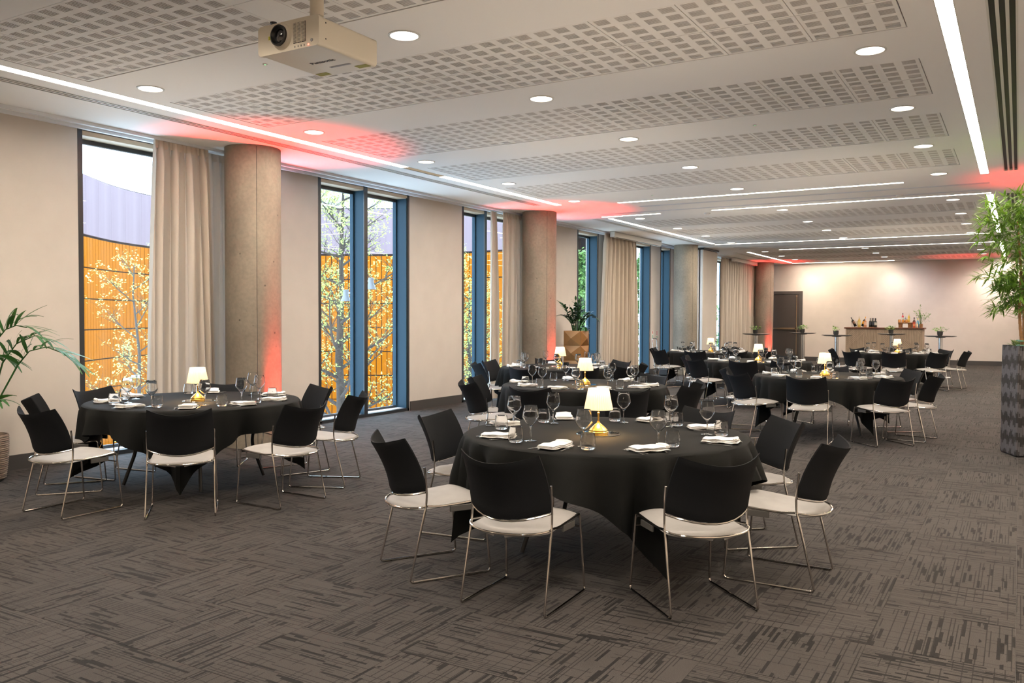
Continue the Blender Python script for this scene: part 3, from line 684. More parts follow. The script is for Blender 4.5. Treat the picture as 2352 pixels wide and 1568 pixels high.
us = [-1, -.985, -.93, -.8, -.6, -.4, -.2, 0, .2, .4, .6, .8, .93, .985, 1]; vs_ = [0, .015, .05, .15, .3, .45, .6, .75, .88, .965, .99, 1]
def thick(u, v): return .010*(1 if .02 < v < .985 and abs(u) < .97 else .45)
b = MB(); F = [[backp(u, v, thick(u, v)) for u in us] for v in vs_]; Bk = [[backp(u, v, -thick(u, v)) for u in us] for v in vs_]
b.grid(Bk); nu = len(us); nr = len(vs_); o0 = len(b.v)
b.add([p for r_ in F for p in r_], [(i*nu+j+1, i*nu+j, (i+1)*nu+j, (i+1)*nu+j+1) for i in range(nr-1) for j in range(nu-1)])
for i in range(nr-1):
    b.f += [(i*nu, (i+1)*nu, o0+(i+1)*nu, o0+i*nu), ((i+1)*nu+nu-1, i*nu+nu-1, o0+i*nu+nu-1, o0+(i+1)*nu+nu-1)]; b.mi += [0, 0]
for j in range(nu-1):
    b.f += [(j+1, j, o0+j, o0+j+1), ((nr-1)*nu+j, (nr-1)*nu+j+1, o0+(nr-1)*nu+j+1, o0+(nr-1)*nu+j)]; b.mi += [0, 0]
b.build('backrest', 'back', ch, True)
MB().tube([(backp(u, 0)[0]*1.0, backp(u, 0)[1], backp(u, 0)[2]-.008) for u in [-1.0, -.9, -.75, -.5, -.25, 0, .25, .5, .75, .9, 1.0]], .0062, 8).build('back_rail', 'chrome', ch, True)
MB().tube([(-.239, .229, .375), (.239, .229, .375)], .005, 8).build('cross_bar', 'chrome', ch, True)
for s_ in (-1, 1): MB().bevbox(s_*.235-.006, s_*.235+.006, .0, .15, .392, .428, .002).build('linking_bracket', 'clearplastic', ch)
cht = protos(ch)
# ------------------------------------------------------------------ tables
TZ = .765
tb = empty('round_table', (0, 0, 0), '', 'table')
MB().lathe([(.925, .728), (.935, .735), (.935, .752), (.925, .757)], 64, capt=True).build('table_top', 'tabletop_hpl', tb, True)
for k in range(4):
    a = R(90*k+45); c_, s_ = math.cos(a), math.sin(a)
    pts = [(.50*c_, .50*s_, .725), (.56*c_, .56*s_, .55), (.50*c_, .50*s_, .35), (.62*c_, .62*s_, .012)]
    MB().tube(arc_pts(pts, .12, 5), .016, 10).build('leg', 'black', tb, True)
MB().box(-.52, .52, -.03, .03, .70, .728).build('apron_rail', 'black', tb)
tbt = protos(tb)
def cloth_mesh(seed, s=1.16, RT=.945):
    rr = random.Random(seed); n = 192; rows = []
    p1, p2 = rr.uniform(0, 6), rr.uniform(0, 6)
    def L(phi): return s/max(abs(math.cos(phi)), abs(math.sin(phi)))
    rad = [0.001, .3, .6, .85, .925, .945]
    for r_ in rad: rows.append([(r_*math.cos(2*math.pi*j/n), r_*math.sin(2*math.pi*j/n), TZ-(0 if r_ < .93 else .003)) for j in range(n+1)])
    for t in (.02, .06, .12, .2, .32, .45, .6, .75, .88, 1):
        row = []
        for j in range(n+1):
            ph = 2*math.pi*(j % n)/n; d = (L(ph)-RT)*t; D = L(ph)-RT
            cq = ((ph-math.pi/4+math.pi/4) % (math.pi/2))-math.pi/4   # angle from nearest corner diagonal
            cor = math.exp(-(cq/.27)**2)
            fold = (1.6*abs(math.sin(ph*7+p1+.6*math.sin(ph*3+p2)))**1.5-.75)*.8+math.sin(ph*23+p2)*.3+math.sin(ph*5+p2*2)*.3
            flare = .018*min(1, d/.06)
            rad_ = RT+.012+flare+min(d, .3)*(.38*fold*(1-cor*.6)+.015)+max(0, d-.3)*.10*fold+cor*d*(-.15+.24*math.cos(cq*26))
            # corner cloth gathers towards the diagonal
            ph2 = ph-cq*cor*min(1, d/.7)*.42*0
            row.append((rad_*math.cos(ph2), rad_*math.sin(ph2), TZ-.006-d*(1-.03*abs(fold))))
        rows.append(row)
    b_ = MB(); b_.grid(rows); return b_
cloth_objs = {}
def pleat(j): return 1+(.03 if j % 2 else -.03)
lp = empty('table_lamp', (0, 0, 0), '', 'lamp')
MB().lathe([(.066, 0), (.066, .014), (.062, .018), (.062, .026), (.050, .040), (.030, .058), (.012, .072), (.010, .078), (.010, .083), (.006, .085), (.006, .13), (.009, .133), (.009, .142), (.0055, .145), (.0055, .20), (.001, .201)], 32).build('lamp_base', 'brass', lp, True)
MB().lathe([(.094, .165), (.068, .302)], 72, capb=False, rf=pleat).build('lamp_shade', 'shade', lp, True)
q = MB(); q.lathe([(.096, .163), (.096, .170), (.093, .170)], 48, capb=False); q.lathe([(.070, .299), (.070, .305), (.067, .305)], 48, capb=False); q.build('shade_trim', 'shade', lp, True)
lpt = protos(lp)
plate = empty('mirror_plate', (0, 0, 0), '', 'plate'); MB().lathe([(.145, 0), (.148, .002), (.146, .004)], 48, capt=True).build('plate_disc', 'mirror', plate); plt_ = protos(plate)
wg = MB().lathe([(.041, 0), (.040, .002), (.012, .006), (.0045, .014), (.0040, .080), (.006, .092), (.020, .104), (.039, .126), (.0515, .148), (.0532, .153), (.0528, .158), (.0490, .178), (.0405, .2255), (.0398, .2262), (.0391, .2255), (.0474, .178), (.0511, .158), (.0515, .1535), (.0500, .149), (.0374, .1275), (.0185, .1062), (.006, .0975), (.0005, .096)], 32).build('wine_glass', 'glass', None, True)
tag(wg, '', 'wine glass')
tu = MB().lathe([(.034, 0), (.040, .004), (.047, .022), (.0485, .036), (.046, .058), (.040, .098), (.0390, .099), (.0380, .098), (.0440, .058), (.0465, .036), (.0445, .020), (.030, .015), (.001, .014)], 28).build('tumbler', 'glass', None, True)
tag(tu, '', 'tumbler')
def napkin_mesh(seed):
    rr = random.Random(seed); b_ = MB(); n = 10
    for k in range(3):
        x0, x1 = -.112+k*.004+rr.uniform(-.003, .003), .112-k*.004+rr.uniform(-.003, .003); hy = .064-k*.003+rr.uniform(-.003, .003); z0 = .002+k*.0085
        rows = []; cyy = rr.uniform(-.004, .004)
        for i in range(n+1):
            x = x0+(x1-x0)*i/n; ex = min(1, min(i, n-i)*.7+.25); wob = .0025*math.sin(x*60+seed+k); row = []
            for a in range(12):
                t = 2*math.pi*a/12; c_ = math.cos(t); s_ = math.sin(t)
                row.append((x, cyy+hy*math.copysign(abs(c_)**.45, c_)*(1+.05*math.sin(x*30+k)), z0+.0055+wob+.0058*ex*math.copysign(abs(s_)**.6, s_)))
            row.append(row[0]); rows.append(row)
        b_.grid(rows); 
        for row in (rows[0], rows[-1]): b_.add(row[:12], [tuple(range(12))])
    # rolled fold at the outer end
    for (xx, rr_) in ((.098, .011), (.086, .008)):
        b_.tube([(xx+rr.uniform(-.005, .005), -.058, .028), (xx+.002, -.02, .030), (xx-.003, .03, .029), (xx+rr.uniform(-.006, .006), .058, .027)], [rr_*.8, rr_*1.15, rr_, rr_*.8], 10)
    return b_
naps = [napkin_mesh(s_).build('napkin', 'napkin', None, True) for s_ in (1, 2, 3)]
for q in naps: tag(q, '', 'napkin')
fk = MB()
fk.box(-.0045, .0045, -.10, .035, .0, .0022); fk.box(-.0075, .0075, -.10, -.05, 0, .0022); fk.box(-.012, .012, .035, .052, .001, .003)
for k in range(4): fk.box(-.012+k*.0072, -.0096+k*.0072+.0008, .052, .098, .0015, .0035)
fk = fk.build('fork', 'steel'); tag(fk, '', 'fork')
kn = MB(); kn.box(-.006, .006, -.11, -.01, 0, .005); kn.add([(-.007, -.01, .001), (.008, -.01, .001), (.010, .05, .001), (.006, .10, .001), (-.002, .115, .001), (-.007, .08, .001)]+[(-.007, -.01, .0028), (.008, -.01, .0022), (.010, .05, .0016), (.006, .10, .0016), (-.002, .115, .0028), (-.007, .08, .0028)], [(5, 4, 3, 2, 1, 0), (6, 7, 8, 9, 10, 11)]+[(i, (i+1) % 6, 6+(i+1) % 6, 6+i) for i in range(6)])
kn = kn.build('knife', 'steel'); tag(kn, '', 'knife')
first_of = {}
def single(o, loc, rz, label, group):
    if o.name not in first_of:
        first_of[o.name] = 1; o.location = loc; o.rotation_euler = (0, 0, rz); o['label'] = label; o['group'] = group; return o
    c_ = o.copy(); COL.objects.link(c_); c_.location = loc; c_.rotation_euler = (0, 0, rz); c_['label'] = label; c_['group'] = group; return c_
TN = {1: 'the nearest table', 0: 'the left table by the near windows', 2: 'the table directly behind the nearest', 3: 'the table before the bronze planter', 4: 'the right-hand table in the middle distance',
      5: 'the table in the room centre', 6: 'the table by the folded partition', 7: 'the farthest table before the bar'}
TL = {1: 'round table nearest the camera under black cloth', 0: 'round table by the near windows at left under black cloth', 2: 'round black-clothed table directly behind the nearest one', 3: 'round black-clothed table before the bronze planter',
      4: 'round black-clothed table at right in the middle distance', 5: 'round black-clothed table in the middle of the room', 6: 'round black-clothed table beside the folded partition', 7: 'farthest round black-clothed table, before the bar'}
TP = {1: (-2.42, 5.30), 0: (-6.64, 5.33), 2: (-4.38, 9.0), 3: (-6.27, 12.05), 4: (-2.26, 12.25), 5: (-4.15, 15.8), 6: (-6.2, 19.4), 7: (-2.41, 21.3)}
LAMP = {1: (-2.42, 5.20), 0: (-6.53, 5.27), 2: (-4.34, 8.95), 3: (-6.31, 12.1), 4: (-2.27, 12.15), 5: (-4.10, 15.7), 6: (-6.2, 19.5), 7: (-2.40, 21.35)}
SN = ['left front', 'front left', 'front right', 'right front', 'right rear', 'rear right', 'rear left', 'left rear']
# seat angle (deg) and radius of the chair base from the table centre, optional heading offset
CH = {1: [(-123, 1.24), (-86, 1.25), (-42, 1.21), (-4, 1.20), (38, 1.02), (74, .96), (126, .95), (-172, 1.02)],
      0: [(-129, 1.04, 2), (-83, 1.32, -6), (-43, 1.31), (-9, 1.36, 8), (28, 1.24), (68, .98), (128, .95), (-168, .95)],
      2: [(-125, 1.16), (-86, 1.2), (-47, 1.22), (-10, 1.15), (14, 1.0), (70, .94), (128, .96), (-163, 1.02)],
      3: [(-140, 1.05), (-84, 1.2), (-50, 1.2), (-18, 1.1), (18, .98), (62, .95), (128, .95), (-175, 1.0)],
      4: [(-128, 1.18), (-89, 1.22), (-48, 1.24), (-12, 1.1), (38, 1.0), (97, .95), (134, .96), (-168, 1.05)],
      5: [(-121, 1.2), (-84, 1.2), (-57, 1.18), (-18, 1.15), (22, 1.05), (80, .96), (135, .96), (-168, 1.0)],
      6: [(-122, 1.2), (-84, 1.2), (-46, 1.1), (-5, 1.1), (40, 1.0), (84, .96), (135, .96), (-166, 1.0)],
      7: [(-122, 1.22), (-86, 1.22), (-50, 1.22), (-8, 1.15), (44, 1.05), (92, .96), (140, .98), (-168, 1.08)]}
GL1 = [((-2.65, 4.68), 0), ((-2.26, 4.65), 1), ((-1.86, 4.85), 2), ((-1.79, 5.57), 3), ((-2.14, 5.83), 4), ((-2.53, 5.88), 5), ((-2.95, 5.55), 6), ((-3.06, 5.17), 7)]
TU1 = [(-2.70, 4.58), (-2.19, 4.65-.09), (-1.80, 4.93), (-1.69, 5.56), (-2.12, 5.90), (-2.62, 5.92), (-3.04, 5.57), (-3.10, 5.06)]
NP1 = [(-2.90, 4.70, 20), (-2.38, 4.50, 82), (-1.86, 4.70, 50), (-1.60, 5.26, 8), (-1.90, 5.83, 30), (-2.38, 6.06, 65), (-3.02, 5.86, 120), (-3.20, 5.27, -20)]
firstT = firstC = True
for t in (1, 0, 2, 3, 4, 5, 6, 7):
    cx, cy_ = TP[t]; rr = random.Random(40+t); big = t in (0, 1)
    place(tb, tbt, firstT, (cx, cy_, 0), R(rr.choice([-20, 10, 30])), TL[t], 'round dining tables')
    rz = R(rr.uniform(-2, 2)-1)
    if t % 2 not in cloth_objs:
        o = cloth_mesh(t+3).build('tablecloth', 'cloth', None, True); cloth_objs[t % 2] = o; tag(o, '', 'tablecloth')
    else: o = cloth_objs[t % 2].copy(); COL.objects.link(o)
    o.location = (cx, cy_, 0); o.rotation_euler = (0, 0, rz); o['label'] = 'black square tablecloth draped over '+TN[t]; o['group'] = 'black tablecloths'
    lx_, ly_ = LAMP[t]
    place(lp, lpt, firstT, (lx_, ly_, TZ+.006), rr.uniform(0, 1), 'lit brass table lamp with pleated cream shade on '+TN[t], 'brass table lamps')
    place(plate, plt_, firstT, (lx_-.01, ly_+.02, TZ+.001), 0, 'round mirror plate under the lamp on '+TN[t], 'round mirror plates')
    pl_ = bpy.data.lights.new('lamp_bulb', 'POINT'); pl_.energy = 14; pl_.color = (1, .66, .32); pl_.shadow_soft_size = .05
    o = bpy.data.objects.new('lamp_bulb', pl_); COL.objects.link(o); o.location = (lx_, ly_, TZ+.24)
    spot((lx_, ly_, TZ+.262), (lx_, ly_, 3.5), 62, (1, .86, .70), 168, 'lamp_ceiling_fill', 1, .045)  # added upward light in the shade, brightens the ceiling over the table
    firstT = False
    for k, c_ in enumerate(CH[t]):
        th, r_ = R(c_[0]), c_[1]; off = R(c_[2]) if len(c_) > 2 else R(rr.uniform(-3, 3)); S = SN[k]
        p = (cx+r_*math.cos(th), cy_+r_*math.sin(th))
        place(ch, cht, firstC, (p[0], p[1], 0), th+math.pi/2+off, 'black and cream chair at the %s of %s' % (S, TN[t]), 'dining chairs'); firstC = False
        thd = c_[0]
        if t == 1:
            g_ = GL1[k][0]; tu_ = TU1[k]; n_ = NP1[k]
        else:
            a1, a2, a3 = R(thd+12+rr.uniform(-3, 3)), R(thd+19+rr.uniform(-3, 3)), R(thd+rr.uniform(-2, 3))
            rg, rtu, rn = .60+rr.uniform(-.03, .03), .70+rr.uniform(-.03, .03), .755+rr.uniform(-.02, .02)
            g_ = (cx+rg*math.cos(a1), cy_+rg*math.sin(a1)); tu_ = (cx+rtu*math.cos(a2), cy_+rtu*math.sin(a2)); n_ = (cx+rn*math.cos(a3), cy_+rn*math.sin(a3), math.degrees(a3)+rr.uniform(-22, 22))
        tail = '%s of %s' % (S, TN[t])
        single(wg, (g_[0], g_[1], TZ+.002), 0, 'wine glass at the '+tail, 'wine glasses')
        single(tu, (tu_[0], tu_[1], TZ+.002), 0, 'tumbler at the '+tail, 'tumblers')
        na = R(n_[2]); single(naps[k % 3], (n_[0], n_[1], TZ+.003), na, 'white napkin at the '+tail, 'folded napkins')
        ct, st = math.cos(th), math.sin(th); rx, ry = -st, ct   # tangential, to the diner's right
        def at(dr_, dt): return (n_[0]+ct*dr_+rx*dt, n_[1]+st*dr_+ry*dt, TZ+.002)
        single(fk, at(.0, -.078), th+math.pi/2+R(rr.uniform(-12, 12)), 'inner fork at the '+tail, 'forks')
        single(kn, at(.0, .08), th+math.pi/2+R(rr.uniform(-8, 8)), 'table knife at the '+tail, 'knives')
        if t in (1, 0, 2, 4): single(fk, at(.012, -.105), th+math.pi/2+R(rr.uniform(-10, 10)), 'outer fork at the '+tail, 'forks')
# ------------------------------------------------------------------ poseur tables with small plants
pt = empty('poseur_table', (0, 0, 0), '', 'table')
MB().lathe([(.30, 1.07), (.385, 1.088), (.39, 1.093), (.39, 1.10), (.385, 1.102)], 48, capt=True).build('table_top', 'tabletop_hpl', pt, True)
MB().lathe([(.055, .02), (.055, 1.055)], 28).build('pole', 'steel', pt, True)
MB().lathe([(.10, 1.05), (.14, 1.07)], 24, capt=True).build('top_bracket', 'black', pt, True)
MB().lathe([(.27, 0), (.27, .010), (.255, .018), (.07, .03)], 40, capt=True).build('base_plate', 'steel', pt, True)
ptt = protos(pt)
def blade(b, base, direc, up_, length, width, droop=.3, n=4, fold=.0, segs=None):
    """pointed leaf blade bending down under its own weight"""
    d = Vector(direc).normalized(); u = Vector(up_); side = d.cross(u)
    if side.length < 1e-4: side = Vector((1, 0, 0))
    side.normalize(); nrm = side.cross(d); vs = []; p = Vector(base); step = length/n
    prof = [.25, .85, 1.0, .72, .04] if n == 4 else [.2, 1, .6, .03] if n == 3 else [.3+.7*math.sin(math.pi*min(1, (i+.35)/n))*(1 if i < n else .05) for i in range(n+1)]
    for i in range(n+1):
        w_ = width*.5*prof[min(i, len(prof)-1)]
        vs += [p-side*w_+nrm*fold*w_, p+side*w_+nrm*fold*w_]
        dd = (d+Vector((0, 0, -droop))*((i+1)/n)).normalized(); p = p+dd*step
    b.add(vs, [(2*i, 2*i+1, 2*i+3, 2*i+2) for i in range(n)])
PX = [((-6.57, 24.9), 'tall poseur table before the far curtain and red-lit column', 0), ((-5.78, 27.4), 'tall poseur table in front of the dark door', 1), ((-4.27, 24.45), 'tall poseur table left of the bar', 2),
      ((-3.28, 27.7), 'tall poseur table in front of the bar', 3), ((-1.78, 25.08), 'tall poseur table right of the bar', 4)]
for k, (p, lb, s_) in enumerate(PX):
    place(pt, ptt, k == 0, (p[0], p[1], 0), 0, lb, 'poseur tables')
    e = empty('potted_plant', (p[0]-.01, p[1]-.05, 1.103), 'potted green plant on the '+lb.replace('tall ',''), 'potted plant', group='small potted plants')
    MB().lathe([(.052, 0), (.068, .03), (.072, .12), (.066, .12), (.062, .105), (.001, .10)], 24).build('pot', 'darkpot', e, True)
    b = MB(); rr = random.Random(90+k); nn = [46, 60, 26, 64, 44][k]; sp = [.16, .15, .09, .15, .20][k]
    for i in range(nn):
        a = rr.uniform(0, 6.28); r_ = sp*math.sqrt(rr.random()); h = .15+rr.uniform(0, .10)-(r_*.25)
        if k in (1,): r_ *= 1; a = a*.8-2.2 if i % 2 else a
        base = (r_*math.cos(a), r_*math.sin(a), h)
        blade(b, base, (math.cos(a)*.6+rr.uniform(-.5, .5), math.sin(a)*.6+rr.uniform(-.5, .5), rr.uniform(-.2, .5)), (0, 0, 1), rr.uniform(.045, .075), rr.uniform(.03, .05), .5)
        if i % 4 == 0: b.tube([(0, 0, .10), (base[0]*.5, base[1]*.5, h*.8), base], .0022, 4, cap=False)
    b.build('foliage', 'herb', e)
# ------------------------------------------------------------------ bar counter
br = empty('bar_counter', (-3.78, 29.9, 0), 'timber bar counter with chevron slats and dark walnut top', 'bar counter')
BW = 2.30; BH = 1.215; x0 = -BW/2
MB().box(-BW/2+.01, BW/2-.01, .0, .55, 0, BH).build('carcass', 'slatgap', br)
MB().bevbox(-BW/2-.05, BW/2+.05, -.06, .62, BH, BH+.045, .006).build('counter_top', 'walnut', br)
MB().box(BW/2-.035, BW/2+.005, -.025, .56, 0, BH).build('end_post', 'slat', br)
MB().box(-BW/2-.005, -BW/2+.012, -.025, .56, 0, BH).build('end_post', 'slat', br)
def clip(poly, nx, ny, c):   # keep nx*x+ny*y <= c
    out = []
    for i in range(len(poly)):
        a, b_ = poly[i], poly[(i+1) % len(poly)]; da, db = nx*a[0]+ny*a[1]-c, nx*b_[0]+ny*b_[1]-c
        if da <= 0: out.append(a)
        if (da < 0 < db) or (db < 0 < da): t = da/(da-db); out.append((a[0]+(b_[0]-a[0])*t, a[1]+(b_[1]-a[1])*t))
    return out
SW = (BW-.05)/4; pitch = .047; gp = .006
def slats(sx, polys_vert, polys_diag, sgn):
    for poly in polys_vert:
        k = 0
        while k*pitch < SW:
            q = clip(clip(poly, 1, 0, (k+1)*pitch-gp), -1, 0, -k*pitch)
            yield q; k += 1
    for poly in polys_diag:
        for k in range(-60, 60):
            c0 = k*pitch*1.414; q = clip(clip(poly, -sgn, 1, c0+pitch*1.414-gp*1.4), sgn, -1, -c0) if True else None
            yield q
for s_ in range(4):
    sx = x0+.012+SW*s_; full = [(0, 0), (SW-.004, 0), (SW-.004, BH), (0, BH)]; T = BH
    if s_ % 2 == 0:   # strokes rising to the right; z = T - t, boundaries t = .73 - s and t = .20 - s
        lo = clip(full, -1, 1, T-.73-.003); mid = clip(clip(full, 1, -1, -(T-.73)-.003), -1, 1, T-.20-.003); hi = clip(full, 1, -1, -(T-.20)-.003); sg = 1
    else:             # strokes falling to the right; t = .24 + s and t = s - .34
        lo = clip(full, 1, 1, T-.24-.003) ; mid = None; hi = None; sg = -1
        v_ = clip(clip(full, -1, -1, -(T-.24)-.003), 1, 1, T+.34-.003); hi = clip(full, -1, -1, -(T+.34)-.003)
    groups = ([lo, hi], [mid], 1) if s_ % 2 == 0 else ([v_], [lo, hi], -1)
    vert = [p for p in groups[0] if len(p) > 2]; diag = [p for p in groups[1] if len(p) > 2]
    for q in slats(sx, vert, diag, groups[2]):
        if len(q) < 3: continue
        A = abs(sum(q[i][0]*q[(i+1) % len(q)][1]-q[(i+1) % len(q)][0]*q[i][1] for i in range(len(q))))/2
        if A < .0004: continue
        n = len(q); vs = [(sx+p[0], -.022, p[1]) for p in q]+[(sx+p[0], .0, p[1]) for p in q]
        MB().add(vs, [tuple(range(n)), tuple(range(2*n-1, n-1, -1))]+[(i, n+i, n+(i+1) % n, (i+1) % n) for i in range(n)]).build('slat', 'slat', br)
# ------------------------------------------------------------------ things on the bar
def simple(col, rough=.3, tr=0):
    k = 'c_%d_%d_%d' % tuple(int(c*999) for c in col)
    if k not in M: M[k] = mat(k, col, rough)
    return k
ZB = BH+.047
def bottle(loc, h, r, body, cap, label, text_, cat='bottle', tilt=(0, 0), group=None, lab=(.25, .55), neck=.30, sq=False):
    e = empty('bottle', (loc[0], loc[1], loc[2]), text_, cat, group=group); e.rotation_euler = (R(tilt[0]), R(tilt[1]), 0)
    n = 4 if sq else 20; ph = R(45) if sq else 0; nr = r*neck; k = 1.3 if sq else 1
    MB().lathe([(r*.95*k, 0), (r*k, .006), (r*k, h*.56), (r*.8*k, h*.66), (nr, h*.76), (nr, h*.9)], n, capt=True, ph=ph).build('bottle_body', body, e, not sq)
    MB().lathe([(nr*1.12, h*.84), (nr*1.15, h), (nr*.9, h+.002)], 14, capt=True).build('cap', cap, e, True)
    if label: MB().lathe([(r*1.012*k, h*lab[0]), (r*1.012*k, h*lab[1])], n, capb=False, ph=ph).build('bottle_label', label, e, not sq)
    return e
dkg = simple((.012, .014, .012)); gold = simple((.62, .42, .12)); rose = simple((.55, .24, .12)); orn = simple((.85, .38, .02)); blk = 'black'
bx = lambda px: -4.93+(px-1945)*.01417   # along the bar top
yb = 30.1
ib = MB().lathe([(.075, 0), (.082, .004), (.105, .20), (.108, .205), (.102, .20), (.079, .012), (.001, .012)], 28).build('ice_bucket', 'glass', None, True, loc=(-4.70, yb, ZB)); tag(ib, 'clear ice bucket at the left end of the bar holding a tilted bottle', 'ice bucket')
bottle((-4.66, yb, ZB+.03), .33, .043, dkg, 'black', simple((.65, .35, .25)), 'dark sparkling wine bottle leaning left out of the ice bucket', tilt=(0, -27))
bottle((-4.545, yb-.06, ZB), .35, .05, gold, simple((.6, .5, .4)), simple((.75, .62, .25)), 'pale golden wine bottle standing beside the ice bucket')
bottle((-4.47, yb+.10, ZB+.03), .33, .043, dkg, orn, orn, 'dark bottle with orange label leaning right behind the golden bottle', tilt=(0, 18))
bottle((-4.36, yb-.05, ZB), .30, .045, rose, simple((.55, .42, .36)), simple((.75, .5, .38)), 'rose wine bottle between the golden and the dark bottles')
for k in range(4): bottle((-4.215+k*.047, yb+(.07 if k % 2 else -.02), ZB), .30, .038, dkg, 'black', simple((.05, .06, .08)), 'dark wine bottle in the tight cluster, %s from its left' % ['first', 'second', 'third', 'fourth'][k], group='cluster of dark wine bottles')
bottle((-4.03, yb-.10, ZB), .29, .038, dkg, 'black', simple((.62, .6, .52)), 'dark wine bottle with pale label at the right of the cluster')
o = MB().bevbox(-.14, .14, -.09, .09, 0, .014, .004).build('wooden_board', 'stump', None, loc=(-4.12, yb-.02, ZB-.001)); tag(o, 'small wooden board under the dark wine bottles', 'board')
# log riser
e = empty('log_riser', (-3.17, yb, ZB), 'rustic log riser holding bottles at the right of the bar', 'riser')
MB().bevbox(-.20, .22, -.09, .09, .13, .165, .01).build('riser_plank', 'stump', e)
for s_ in (-.13, .15): MB().lathe([(.065, 0), (.06, .06), (.07, .13)], 12, c=(s_, 0, 0), capt=True).build('log_leg', 'stump', e, True)
jar = MB().lathe([(.03, 0), (.036, .01), (.036, .07), (.03, .082), (.03, .095), (.001, .096)], 18)
for k, (x_, z_) in enumerate(((-.16, .165), (-.05, .165), (.05, .165))):
    e = empty('garnish_jar', (-3.17+x_, yb-.045, ZB+z_), 'small jar of dried orange slices on the log riser, %s of three' % ['left', 'middle', 'right'][k], 'jar', group='garnish jars')
    MB().lathe([(.034, 0), (.042, .01), (.042, .07), (.034, .085)], 18, capt=True).build('jar_body', simple((.62, .26, .05)), e, True)
    MB().lathe([(.036, .085), (.036, .10)], 16, capt=True).build('jar_lid', simple((.5, .4, .25)), e, True)
bottle((-3.24, yb+.03, ZB+.167), .30, .035, simple((.55, .02, .05)), 'black', simple((.75, .7, .65)), 'red spirit bottle standing on the log riser')
bottle((-3.16, yb+.05, ZB+.167), .19, .034, simple((.2, .28, .45)), simple((.5, .5, .5)), simple((.55, .6, .68)), 'short blue-grey bottle between the red and yellow bottles')
bottle((-3.06, yb+.03, ZB+.167), .28, .036, simple((.75, .48, .06)), simple((.7, .6, .4)), simple((.8, .62, .2)), 'yellow spirit bottle standing on the log riser')
bottle((-2.90, yb+.0, ZB), .33, .048, simple((.10, .035, .02)), 'black', simple((.35, .05, .03)), 'dark brown square bottle right of the log riser', sq=True)
bottle((-2.885, yb-.12, ZB), .20, .034, simple((.60, .08, .02)), simple((.4, .05, .02)), simple((.7, .3, .15)), 'small red-orange bottle in front of the brown square bottle')
bottle((-2.79, yb-.03, ZB), .30, .042, simple((.10, .35, .55)), simple((.75, .55, .05)), simple((.15, .5, .7)), 'bright blue bottle right of the brown square bottle')
bottle((-2.80, yb-.13, ZB), .17, .032, simple((.70, .55, .36)), simple((.6, .5, .4)), simple((.75, .68, .55)), 'small cream bottle in front of the blue bottle')
e = empty('wooden_cup', (-2.69, yb-.08, ZB), 'squat wooden cup at the right end of the bar', 'cup'); MB().lathe([(.045, 0), (.05, .02), (.05, .12), (.042, .12), (.040, .03), (.001, .03)], 18).build('cup_body', 'stump', e, True)
e = empty('flower_arrangement', (-2.72, yb+.12, ZB), 'loose green and white flower arrangement at the right end of the bar', 'flowers')
MB().lathe([(.05, 0), (.06, .05), (.04, .16), (.045, .18)], 20).build('vase', 'glass', e, True)
b = MB(); rr = random.Random(5)
for i in range(16):
    a = rr.uniform(0, 6.28); l_ = rr.uniform(.22, .50); out_ = rr.uniform(.05, .28)+(.1 if math.cos(a) > .3 else 0); tip = (math.cos(a)*out_, math.sin(a)*out_*.6, .14+l_*(1-.8*out_))
    if i == 0: tip = (-.03, 0, .74)
    if i == 1: tip = (-.20, 0, .55)
    b.tube([(0, 0, .1), (tip[0]*.4, tip[1]*.4, .12+.6*(tip[2]-.12)), tip], .0035, 4)
    for k in range(9):
        t = .45+.06*k; p = (tip[0]*t, tip[1]*t, .12+(tip[2]-.12)*t)
        blade(b, p, (rr.uniform(-1, 1), rr.uniform(-1, 1), rr.uniform(-.3, .8)), (0, 0, 1), rr.uniform(.05, .09), .028, .3)
b.build('stems_and_leaves', 'herb', e)
b = MB()
for i in range(26):
    a = rr.uniform(-1.2, 1.2); r_ = rr.uniform(.05, .30); c_ = (math.cos(a)*r_, math.sin(a)*.15, .22+rr.uniform(-.02, .2)-.25*r_)
    b.lathe([(.003, -.012), (.014, 0), (.011, .014), (.002, .018)], 7, c=c_)
b.build('blossoms', 'white', e, True)
